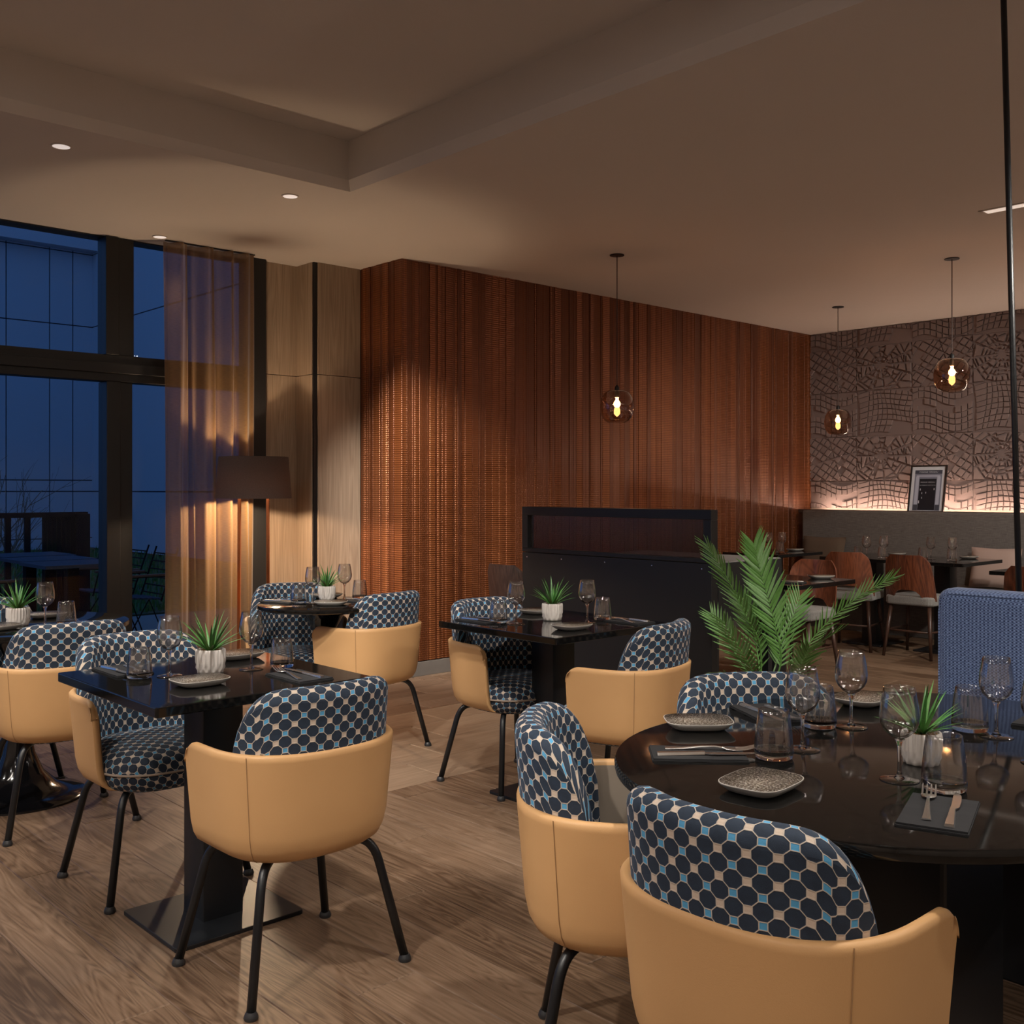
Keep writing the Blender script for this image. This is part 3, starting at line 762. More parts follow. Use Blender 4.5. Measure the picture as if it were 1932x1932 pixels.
def mk_plate():
    t = empty('side_plate'); n = 48
    def ring(s, z): return [(sgnpow(math.cos(2*PI*i/n), .55)*.082*s, sgnpow(math.sin(2*PI*i/n), .55)*.066*s, z) for i in range(n)]
    def loft(rs, cap0=True):
        m_ = MB(); m_.add([p for r_ in rs for p in r_], [(k*n+i, k*n+(i+1) % n, (k+1)*n+(i+1) % n, (k+1)*n+i) for k in range(len(rs)-1) for i in range(n)]+[tuple(range(n-1, -1, -1)), tuple((len(rs)-1)*n+i for i in range(n))]); return m_
    build('dish', loft([ring(.60, 0), ring(.66, .0005), ring(.80, .005), ring(.94, .0135), ring(1, .019), ring(1, .0205), ring(.975, .0208)]), 'plate_rim', t, auto=True)
    build('glaze', loft([ring(.976, .0209), ring(.90, .0150), ring(.78, .0095), ring(.62, .0085), ring(.3, .008), ring(.02, .008)]), 'speckled_glaze', t, smooth=True)
    return Proto(t)
def mk_pot(leaves):
    t = empty('potted_plant'); n = 112; prof = [(.029, 0), (.0335, .0015), (.036, .008), (.0375, .016), (.0385, .024), (.0388, .032), (.0388, .058), (.0375, .0655), (.0360, .0665), (.0345, .0655), (.033, .058), (.0, .056)]
    vs = []
    for k, (r_, z) in enumerate(prof):
        for i in range(n):
            a = 2*PI*i/n; c1 = math.cos(24*a); c2 = 1-2*abs(((12*a/PI+z/.016) % 2)-1); c3 = 1-2*abs(((12*a/PI-z/.016) % 2)-1)
            fl_ = 0 if (k == 0 or k >= 8) else .0027*c1 if z > .028 else .0015*(c2+c3)
            vs.append(((r_+fl_)*math.cos(a), (r_+fl_)*math.sin(a), z))
    fs = [(k*n+i, k*n+(i+1) % n, (k+1)*n+(i+1) % n, (k+1)*n+i) for k in range(len(prof)-1) for i in range(n)]+[tuple(range(n-1, -1, -1))]
    build('pot', MB().add(vs, fs), 'pot_white', t, smooth=True)
    gv = MB(); r = random.Random(3)
    gv.lathe([(.0, .0605), (.028, .0605), (.0335, .058)][::-1], 20)
    for k in range(46):
        a, q, s_ = r.uniform(0, 6.28), .031*math.sqrt(r.random()), r.uniform(.002, .0035)
        gv.lathe([(0, .060), (s_, .0605+s_*.6), (0, .0605+s_*1.4)], 5, (q*math.cos(a), q*math.sin(a)))
    build('gravel', gv, 'soil', t)['kind'] = 'stuff'
    lm = leafmesh()
    for k in range(leaves):
        a = k*2.399+r.uniform(-.2, .2); tilt = .12+.95*((k+.5)/leaves)**.8+r.uniform(-.08, .08); L = r.uniform(.090, .125)*(1-.12*(k/leaves))
        o = ob('leaf', lm, t, (.007*math.cos(a), .007*math.sin(a), .060), (0, tilt, a), (L, L, L))
    return Proto(t)
def leafmesh():
    mb = MB(); N = 7; vs = []
    for i in range(N+1):
        s = i/N; w = .058*(1-s)**.75*(.55+.9*math.sin(min(s*2.2, 1)*PI/2)*.5); b = .16*s*s
        vs += [(b, -w, s), (b-.035*(1-s), 0, s), (b, w, s)]
    fs = []
    for i in range(N): a = i*3; fs += [(a, a+1, a+4, a+3), (a+1, a+2, a+5, a+4)]
    return mb.add(vs, fs).mesh('leaf', 'succulent', True)
def mk_napkin(w=.118, l=.205):
    t = empty('napkin'); n = 8
    for k, (z0, s) in enumerate(((.0, 1.0), (.0032, .975))):
        m_ = MB(); top = []; bot = []
        for i in range(n+1):
            y = (-l/2+l*i/n)*s; wv = .0007*math.sin(i*1.9+k)
            for x in (-w/2*s, w/2*s): bot.append((x, y, z0+max(wv, 0))); top.append((x, y, z0+.003+max(wv, 0)))
        m = len(bot); fs = []
        for i in range(n):
            a = 2*i; fs += [(a, a+2, a+3, a+1), (m+a, m+a+1, m+a+3, m+a+2), (a, m+a, m+a+2, a+2), (a+1, a+3, m+a+3, m+a+1)]
        fs += [(0, 1, m+1, m), (2*n, m+2*n, m+2*n+1, 2*n+1)]
        build('fold', m_.add(bot+top, fs), 'black_cloth', t)
    return Proto(t)
def strip(mb, st, thick):
    """st: (y, z, halfwidth)"""
    vs = []; fs = []
    for y, z, w in st: vs += [(-w, y, z), (w, y, z), (w*.8, y, z+thick), (-w*.8, y, z+thick)]
    for i in range(len(st)-1):
        for k in range(4): a, b = i*4+k, i*4+(k+1) % 4; fs.append((a, b, b+4, a+4))
    fs += [(3, 2, 1, 0), tuple(len(vs)-4+k for k in range(4))]
    mb.add(vs, fs)
def mk_fork():
    t = empty('fork')
    h = MB(); strip(h, [(-.098, .001, .0078), (-.093, .001, .0085), (-.06, .002, .0062), (-.02, .0065, .0040), (.01, .0075, .0030), (.028, .0055, .0034)], .0024); build('handle', h, 'steel', t, auto=True)
    hd = MB(); strip(hd, [(.026, .0058, .0034), (.036, .004, .0105), (.050, .003, .0135), (.056, .003, .0135)], .0018)
    for k in range(4):
        x = -.0114+k*.0076; m_ = MB(); strip(m_, [(.054, .003, .0020), (.075, .0045, .0018), (.092, .0085, .0015), (.099, .011, .0007)], .0018)
        hd.add([(a+x, b, c) for a, b, c in m_.v], m_.f)
    build('tines', hd, 'steel', t, auto=True)
    return Proto(t)
def mk_knife():
    t = empty('table_knife')
    h = MB(); strip(h, [(-.102, .0005, .0082), (-.098, .0005, .0088), (-.05, .001, .0068), (0, .002, .0050)], .0058); build('handle', h, 'steel', t, auto=True)
    b = MB(); b.prism([(-.004, -.002), (.004, -.002), (.010, .012), (.0115, .05), (.010, .085), (.004, .105), (-.003, .110), (-.004, .08)], .0030, .0046); build('blade', b, 'steel', t, auto=True)
    return Proto(t)
WINE, TUM, PLATE, POT, NAP, FORK, KNIFE = mk_wine(), mk_tumbler(), mk_plate(), mk_pot(30), mk_napkin(), mk_fork(), mk_knife()
GL = dict(w='stemmed wine glasses', t='clear tumblers', p='speckled side plates', n='folded black napkins', f='steel forks', k='steel table knives', o='small potted spiky plants')
def wine(x, y, lab, s=1, z=Z): o = WINE.put((x, y, z), 0, lab, GL['w'], 'glass'); o.scale = (s, s, s); return o
def tumb(x, y, lab, s=1, z=Z): o = TUM.put((x, y, z), R.uniform(0, 6), lab, GL['t'], 'glass'); o.scale = (s, s, s); return o
def plate(x, y, lab, rz=0, z=Z): return PLATE.put((x, y, z), rz, lab, GL['p'], 'plate')
def pot(x, y, lab, s=1, rz=0): o = POT.put((x, y, Z), rz, lab, GL['o'], 'plant'); o.scale = (s, s, s); return o
def setting(x, y, rz, lab, cross=0, swap=1):
    """napkin with fork and knife on it, tines towards local +y"""
    NAP.put((x, y, Z), rz, 'folded black napkin '+lab, GL['n'], 'napkin')
    c, s_ = math.cos(rz), math.sin(rz)
    def lo(a, b): return (x+a*c-b*s_, y+a*s_+b*c, Z+.0068)
    FORK.put(lo(-.022*swap, .030), rz-cross*swap, 'steel fork '+lab, GL['f'], 'fork')
    KNIFE.put(lo(.022*swap, .012), rz+.05*swap, 'steel knife '+lab, GL['k'], 'knife')
# near square table
n_ = 'on the near square table'
wine(1.409, 3.082, 'wine glass left of the potted plant '+n_); wine(1.656, 3.022, 'wine glass right of the potted plant '+n_)
tumb(1.329, 3.12, 'tumbler near the left corner '+n_, .95); tumb(1.749, 2.99, 'tumbler behind the fork '+n_, .95)
pot(1.532, 3.055, 'spiky green plant in a white fluted pot '+n_, 1.14); plate(1.414, 2.888, 'speckled plate before the plant '+n_); plate(1.735, 3.255, 'speckled plate behind the plant '+n_)
setting(1.695, 2.795, 0, 'at the front edge of the near square table', .16); setting(1.335, 3.262, PI, 'beside the left tumbler of the near square table', .16)
n_ = 'on the square table before the partition'
wine(3.042, 3.256, 'wine glass left of the plant '+n_); wine(3.304, 3.085, 'wine glass right of the plant '+n_)
tumb(3.021, 3.348, 'tumbler at the left end '+n_); tumb(3.421, 3.101, 'tumbler at the right end '+n_)
pot(3.255, 3.25, 'spiky green plant in a white fluted pot '+n_, 1.14, 1); plate(3.107, 2.988, 'speckled plate at the front corner '+n_); plate(3.385, 3.48, 'speckled plate behind the plant '+n_)
setting(3.455, 2.98, 0, 'at the right end of the table before the partition', .2); setting(3.00, 3.44, PI, 'at the left end of the table before the partition', .2)
n_ = 'on the small round table by the lamp'
wine(2.835, 4.545, 'wine glass left of the plant '+n_); wine(3.067, 4.606, 'wine glass right of the plant '+n_)
tumb(2.795, 4.615, 'tumbler at the left side '+n_); tumb(3.135, 4.565, 'tumbler at the right side '+n_)
pot(2.99, 4.655, 'spiky green plant in a white fluted pot '+n_, 1.1, 2); plate(2.868, 4.428, 'speckled plate in front of the plant '+n_, -.7); plate(3.05, 4.755, 'speckled plate behind the plant '+n_)
setting(2.755, 4.71, PI+.3, 'at the left side of the small round table by the lamp', .2); setting(3.08, 4.44, .2, 'at the right side of the small round table by the lamp', .2)
n_ = 'on the round table at the left edge'
wine(1.541, 4.576, 'wine glass '+n_); tumb(1.62, 4.552, 'tumbler '+n_); pot(1.462, 4.672, 'spiky green plant in a white fluted pot '+n_, 1.16, 3)
plate(1.648, 4.885, 'speckled plate behind the wine glass '+n_); setting(1.69, 4.46, .1, 'at the right side of the round table at the left edge', .1)
plate(1.36, 4.58, 'speckled plate cut by the picture edge '+n_, .3)
# big rounded table
n_ = 'on the big rounded table'
wine(2.044, 1.255, 'wine glass behind the left tumbler '+n_); wine(2.326, 1.294, 'wine glass before the far plate, at the back '+n_)
wine(1.973, .993, 'wine glass in front of the potted plant '+n_); wine(2.486, 1.013, 'wine glass before the blue seat back '+n_); wine(2.31, .85, 'wine glass cut by the right picture edge '+n_)
tumb(1.938, 1.26, 'tumbler beside the fork at the left '+n_, 1.05); tumb(2.27, 1.347, 'tumbler partly behind a wine glass near the far napkin '+n_, 1.02); tumb(1.974, .903, 'nearest tumbler behind the front napkin '+n_, 1.06); tumb(2.505, 1.083, 'tumbler before the blue seat back '+n_, 1.05)
pot(2.129, 1.023, 'spiky green plant in a ribbed grey pot '+n_, 1.02, 4)
plate(2.05, 1.545, 'speckled plate at the far left rim '+n_, math.radians(-43)); plate(1.715, 1.143, 'nearest speckled plate, at the front '+n_, .1); plate(2.605, 1.415, 'speckled plate at the far back '+n_, .05)
setting(1.835, 1.385, math.radians(-136), 'at the left rim of the big rounded table', .05); setting(1.815, .84, math.radians(-72), 'at the front rim of the big rounded table', -.1)
setting(2.30, 1.515, math.radians(150), 'at the far rim of the big rounded table', .1); setting(2.74, .99, math.radians(96), 'at the right rim of the big rounded table', .1)

# ================================================================== PARTITION AND SIDEBOARD
pt_ = empty('partition_screen', (4.64, 4.13, 0), 0, 'low black partition screen with a fluted glass strip along its top', 'partition')
def pbox(name, a, b, mat='partition_black', bev=.003, par=pt_, org=(4.64, 4.13, 0)):
    return build(name, MB().box(tuple(a[i]-org[i] for i in range(3)), tuple(b[i]-org[i] for i in range(3))), mat, par, bevel=bev)
Y0, Y1, X0, X1 = 3.385, 4.875, 4.605, 4.665
pbox('lower_panel', (X0+.003, Y0, 0), (X1, Y1, .925))
pbox('sill_rail', (X0, Y0, .928), (X1, Y1, .952)); pbox('top_rail', (X0, Y0, 1.163), (X1, Y1, 1.218))
pbox('end_post', (X0, Y0, .952), (X1, Y0+.055, 1.163)); pbox('end_post', (X0, Y1-.05, .952), (X1, Y1, 1.163))
fg = MB(); vs = []; nf = 150; ya, yb = Y0+.05-4.13, Y1-.045-4.13
for i in range(nf*4+1):
    y = ya+(yb-ya)*i/(nf*4); o_ = .0025*math.cos(2*PI*i/4)
    for z in (.95, 1.165): vs += [(-.004+o_, y, z), (.004, y, z)]
fs = []
for i in range(nf*4):
    a = i*4; fs += [(a, a+4, a+6, a+2), (a+1, a+3, a+7, a+5)]
build('glass_strip', fg.add(vs, fs), 'fluted_glass', pt_, smooth=True)
for y in (3.45, 3.8, 4.16, 4.52, 4.83):
    build('screw', MB().lathe([(0, .002), (.004, .0015), (.004, 0)][::-1], 8), 'steel', pt_, loc=(X0-4.64+.003, y-4.13, .895), rot=(0, -PI/2, 0))
sb = empty('sideboard', (4.98, 3.9, 0), 0, 'black sideboard with a grey top standing behind the partition end', 'sideboard')
def sbox(n_, a, b, mat='partition_black', bev=.003): return pbox(n_, a, b, mat, bev, sb, (4.98, 3.9, 0))
sbox('end_panel', (4.672, 3.385, .60), (5.29, 3.405, .925)); sbox('body', (4.672, 3.405, .62), (5.28, 4.40, .915)); sbox('top', (4.672, 3.39, .9155), (5.285, 4.40, .93), 'grey_base')
for xx in (4.70, 5.22):
    for yy in (3.43, 4.33): sbox('leg', (xx, yy, 0), (xx+.04, yy+.04, .62))

# ================================================================== BLUE BANQUETTE AND POLE
bq = empty('blue_banquette', (3.1, .6, 0), 0, 'high backed banquette in blue ribbed tweed at the right edge', 'banquette')
def rb(name, a, b, mat, bev, par, org, seg=4):
    o = build(name, MB().box(tuple(a[i]-org[i] for i in range(3)), tuple(b[i]-org[i] for i in range(3))), mat, par, bevel=bev, seg=seg); o.data.polygons.foreach_set('use_smooth', [True]*len(o.data.polygons)); return o
og = (3.1, .6, 0)
rb('backrest', (3.24, -.6, .30), (3.36, 1.515, 1.015), 'blue_tweed', .04, bq, og, 5); rb('seat', (2.86, -.6, .33), (3.245, 1.49, .47), 'blue_tweed', .035, bq, og); rb('base', (2.89, -.6, 0), (3.34, 1.50, .335), 'black_cloth', .008, bq, og)
sm = MB(); sm.tube([(3.247-3.1, -.6-.6, 1.0), (3.247-3.1, 1.47-.6, 1.0), (3.247-3.1, 1.495-.6, .985), (3.247-3.1, 1.502-.6, .94), (3.247-3.1, 1.502-.6, .5)], .003, 5)
build('top_seam', sm, 'blue_tweed', bq)
po = empty('metal_pole', (3.50, 1.355, 0), 0, 'slim black metal pole rising behind the blue banquette to the ceiling', 'pole')
build('shaft', MB().tube([(0.02, -.018, 0), (-.037, .034, CE)], .0095, 14), 'black_metal', po, smooth=True)
build('floor_flange', MB().lathe([(0, 0), (.045, 0), (.045, .006), (.012, .01), (0, .01)], 24, (.02, -.018)), 'black_metal', po, auto=True)

# ================================================================== FAR BANQUETTE, LEDGE, PICTURE
fb = empty('grey_banquette', (9.4, 3.0, 0), 0, 'long grey woven banquette along the relief wall', 'banquette'); og = (9.4, 3.0, 0)
rb('backrest', (9.36, -.5, .40), (9.47, 5.755, 1.118), 'grey_weave', .02, fb, og); rb('seat', (8.90, -.5, .30), (9.37, 5.755, .465), 'grey_weave', .03, fb, og); rb('base', (8.98, -.5, 0), (9.45, 5.75, .30), 'grey_weave', .005, fb, og)
lg = empty('wall_ledge', (9.6, 3, 0), 0, 'narrow dark ledge behind the grey banquette with a hidden light strip', 'ledge')
build('shelf', MB().box((-.125, -3.5, 1.09), (.045, 2.88, 1.108)), 'ledge', lg, bevel=.002)
build('front_lip', MB().box((-.125, -3.5, 1.108), (-.112, 2.88, 1.124)), 'ledge', lg, bevel=.002)
build('light_strip', MB().box((.018, -3.5, 1.1085), (.03, 2.72, 1.1125)), 'led', lg)
pf = empty('framed_picture', (9.575, 4.555, 1.109), 0, 'black framed photograph of a shop doorway leaning on the relief wall', 'picture')
pf.rotation_euler = (0, math.radians(13), -PI/2)  # local x -> -Y, leaning back to the wall
pf.matrix_world = Matrix.Translation((9.567, 4.555, 1.109)) @ Matrix.Rotation(math.radians(11), 4, 'Y') @ Matrix(((0, 0, -1, 0), (-1, 0, 0, 0), (0, 1, 0, 0), (0, 0, 0, 1)))
w_, h_ = .352, .455
def fbx(n_, a, b, mat, bev=.001): return build(n_, MB().box(a, b), mat, pf, bevel=bev)
for a, b in (((-w_/2, 0, 0), (-w_/2+.014, h_, .02)), ((w_/2-.014, 0, 0), (w_/2, h_, .02)), ((-w_/2+.014, 0, 0), (w_/2-.014, .012, .02)), ((-w_/2+.014, h_-.012, 0), (w_/2-.014, h_, .02))): fbx('frame_bar', a, b, 'frame_black')
fbx('mount', (-w_/2+.013, .011, .004), (w_/2-.013, h_-.011, .008), 'mat_white', 0)
pm('ph_stone', (.26, .25, .30), .6); pm('ph_light', (.55, .53, .60), .6); pm('ph_dark', (.010, .011, .018), .5); pm('ph_mid', (.07, .07, .09), .6); pm('ph_text', (.62, .60, .62), .6)
def ph(n_, x0, x1, y0, y1, mat, z): build(n_, MB().box((x0, y0, .008), (x1, y1, z)), mat, pr_)
pr_ = build('print', MB().box((-.133, .018, .008), (.133, .408, .009)), 'ph_stone', pf)
ph('frieze', -.133, .133, .372, .408, 'ph_mid', .0093); ph('cornice', -.115, .115, .345, .358, 'ph_light', .0093)
ph('pilaster', -.12, -.088, .06, .345, 'ph_light', .0093); ph('pilaster', .088, .12, .06, .345, 'ph_light', .0093); ph('plinth', -.128, -.085, .018, .075, 'ph_mid', .0094); ph('plinth', .085, .128, .018, .075, 'ph_mid', .0094)
ph('doorway', -.082, .082, .022, .325, 'ph_dark', .0095)
def txt(s_, x, y, size, mat, z=.0097):
    c = bpy.data.curves.new('lettering', 'FONT'); c.body = s_; c.align_x = 'CENTER'; c.size = size; c.materials.append(M[mat])
    o = bpy.data.objects.new('lettering', c); COL.objects.link(o); me = bpy.data.meshes.new_from_object(o.evaluated_get(bpy.context.evaluated_depsgraph_get())); bpy.data.objects.remove(o)
    ob('lettering', me, pr_, (x, y, z))
txt('PASSAGE VERDEAU', 0, .384, .021, 'ph_text'); txt('PASSAGE VERDEAU', 0, .285, .0165, 'ph_text'); txt('DU FAUBOURG MONTMARTRE', 0, .258, .0110, 'ph_text')
for x, y, s_ in ((-.068, .22, .006), (.066, .225, .006), (-.05, .185, .005), (-.012, .19, .005), (-.048, .14, .005), (-.075, .10, .008)):
    ph('lamp_glint', x-s_*.6, x+s_*.6, y-s_*1.6, y+s_*1.6, 'ph_text', .0098)
build('glazing', MB().box((-w_/2+.013, .011, .013), (w_/2-.013, h_-.011, .0145)), 'window_glass', pf)

def cushion(x, y, z, w, h, tilt, mat, label, rz=0):
    n = 14; mb = MB(); vs = []
    for side in (1, -1):
        for i in range(n+1):
            for j in range(n+1):
                u, v = -1+2*i/n, -1+2*j/n; t = ((1-u**4)*(1-v**4))**.6; pin = 1-.06*(1-abs(u*v))*(abs(u)**6+abs(v)**6)
                vs.append((side*.065*t, u*w/2*pin, v*h/2*pin+h/2))
    k = (n+1)**2; fs = []
    for i in range(n):
        for j in range(n): a = i*(n+1)+j; fs += [(a, a+1, a+n+2, a+n+1), (k+a, k+a+n+1, k+a+n+2, k+a+1)]
    o = build('cushion', mb.add(vs, fs), mat, None, smooth=True); o.location = (x, y, z); o.rotation_euler = (0, tilt, rz)
    return tag(o, label, 'cushion')
cushion(9.215, 5.46, .47, .47, .40, math.radians(12), 'cushion_brown', 'brown square cushion at the copper wall end of the grey banquette')
cushion(9.17, 3.76, .47, .42, .36, math.radians(14), 'cushion_rose', 'pale rose cushion on the grey banquette beside the pole', .1)

# ================================================================== FAR DINING TABLES AND WOODEN CHAIRS
FT = 'black dining tables at the far banquette'
square_table(8.42, 3.84, .74, .62, 'black table at the grey banquette before the rose cushion', .42, .36, grp=FT)
square_table(8.42, 4.48, .74, .60, 'black table at the grey banquette under the framed picture side, left of its twin', .42, .36, grp=FT)
square_table(8.32, 5.42, .74, .60, 'black table at the banquette corner beside the copper wall', .42, .36, grp=FT)
square_table(5.82, 3.80, .70, .80, 'black table half hidden by the sideboard and palm', .42, .36, grp=FT)
square_table(7.86, 2.80, .72, .62, 'black table showing only its corner left of the pole', .42, .36, grp=FT)
square_table(5.55, 5.15, .70, .70, 'black table mostly hidden behind the partition, beside the dark chair', .42, .36, grp=FT)
def make_side_chair(mat, legmat, name='wooden_chair'):
    t = empty(name); n = 17; m = 11; vs = []; fs = []
    # bent plywood back: front and rear faces, arch cut out at the bottom
    zt, zb0 = .815, .455
    def surf(u, v):
        x = u*(.205-.035*(v)**2*1.0)*(1 if v < .9 else 1-.05*((v-.9)/.1)); z = zb0+(zt-zb0)*v
        if v > .75: z -= .035*max(0, abs(u)-.78)/.22*(v-.75)/.25
        y = -.205-.055*v+.075*u*u*(1-.25*v)
        return x, y, z
    grid = {}
    for off in (0, .014):
        for i in range(n):
            for j in range(m):
                u = -1+2*i/(n-1); v = j/(m-1)
                lo = max(0., .235*(1-(u/.62)**4)) if abs(u) < .62 else 0.
                v2 = lo+(1-lo)*v; x, y, z = surf(u, v2); grid[(off, i, j)] = len(vs); vs.append((x, y+off, z))
    for i in range(n-1):
        for j in range(m-1):
            a = [grid[(0, i, j)], grid[(0, i+1, j)], grid[(0, i+1, j+1)], grid[(0, i, j+1)]]; fs.append(tuple(a))
            fs.append(tuple(grid[(.014, *q)] for q in ((i, j), (i, j+1), (i+1, j+1), (i+1, j))))
    for i in range(n-1):
        for j, rev in ((0, 1), (m-1, 0)):
            q = (grid[(0, i, j)], grid[(.014, i, j)], grid[(.014, i+1, j)], grid[(0, i+1, j)]); fs.append(q if rev else q[::-1])
    for j in range(m-1):
        for i, rev in ((0, 0), (n-1, 1)):
            q = (grid[(0, i, j)], grid[(.014, i, j)], grid[(.014, i, j+1)], grid[(0, i, j+1)]); fs.append(q if rev else q[::-1])
    bk = build('backrest', MB().add(vs, fs), mat, t, auto=True)
    for sx in (-1, 1):
        for zz, yy in ((.475, -.137), (.50, -.14)): pass
        build('bolt', MB().lathe([(0, .004), (.006, .003), (.007, 0)][::-1], 10), 'chrome_dot', bk, loc=(sx*.165, -.165, .482), rot=(PI/2, 0, 0))
    st = MB().prism([(x, y+.01) for x, y in rrect(.40, .40, .06, 4)], .415, .488); build('seat', st, 'seat_grey', t, bevel=.018, seg=3, auto=False)
    for sx in (-1, 1):
        for sy in (-1, 1):
            a = (sx*.155, sy*.145, .42); b = (sx*.195, sy*.20, 0); build('leg', MB().tube([a, b], .017, 10, .012), legmat, t, smooth=True)
    ring = []
    for i in range(15): a = PI*i/14; ring.append((-.178*math.cos(a), -.172-.0*math.sin(a), .21))
    build('stretcher', MB().tube([(-.174, .175, .21), (-.178, 0, .21), (-.176, -.13, .21), (-.14, -.175, .21), (.14, -.175, .21), (.176, -.13, .21), (.178, 0, .21), (.174, .175, .21)], .0085, 8), legmat, t, smooth=True)
    return Proto(t)
WC = make_side_chair('walnut', 'leg_wood'); DC = make_side_chair('dark_wood', 'leg_wood', 'dark_wooden_chair')
WG = 'walnut dining chairs with grey seats'
for x, y, rz, lab in ((8.03, 3.88, -PI/2, 'walnut chair seen from behind left of the blue banquette'), (8.03, 4.44, math.radians(-78), 'walnut chair partly hidden behind the palm tip and its twin'),
                      (6.56, 4.05, PI/2, 'walnut chair facing the camera behind the table with the small plate'), (7.44, 2.72, -PI/2, 'walnut chair cut by the pole at the right picture edge')):
    WC.put((x, y, 0), rz, lab, WG, 'chair')
DC.put((5.01, 5.27, 0), -PI/2, 'dark wooden chair beside the copper wall left of the partition', None, 'chair')
for i, (x, y, nm_) in enumerate(((8.114, 4.40, 'left'), (8.20, 4.29, 'right'))):
    wine(x+.05, y, f'{nm_} wine glass of the pair on the far table left of the walnut chair back'); tumb(x-.03, y+.03*(1 if i == 0 else -1), f'{nm_} tumbler of the pair on the far table left of the walnut chair back')
for i, (x, y, nm_) in enumerate(((8.32, 3.94, 'left'), (8.32, 3.76, 'right'))):
    wine(x+.05, y, f'{nm_} wine glass of the pair on the far table before the rose cushion'); tumb(x-.03, y+.03*(1 if i == 0 else -1), f'{nm_} tumbler of the pair on the far table before the rose cushion')
for i, (x, y, nm_) in enumerate(((8.13, 5.375, 'left'), (8.22, 5.29, 'right'))):
    wine(x+.05, y, f'{nm_} wine glass of the pair on the corner table by the copper wall'); tumb(x-.03, y+.03*(1 if i == 0 else -1), f'{nm_} tumbler of the pair on the corner table by the copper wall')
plate(8.60, 5.36, 'small plate on the corner table by the copper wall'); plate(8.69, 4.40, 'small plate on the far table under the framed picture'); plate(8.70, 3.77, 'small plate on the far table before the rose cushion')
plate(6.06, 3.585, 'small plate on the table behind the palm', -.7); setting(5.63, 3.56, .3, 'on the table behind the palm')

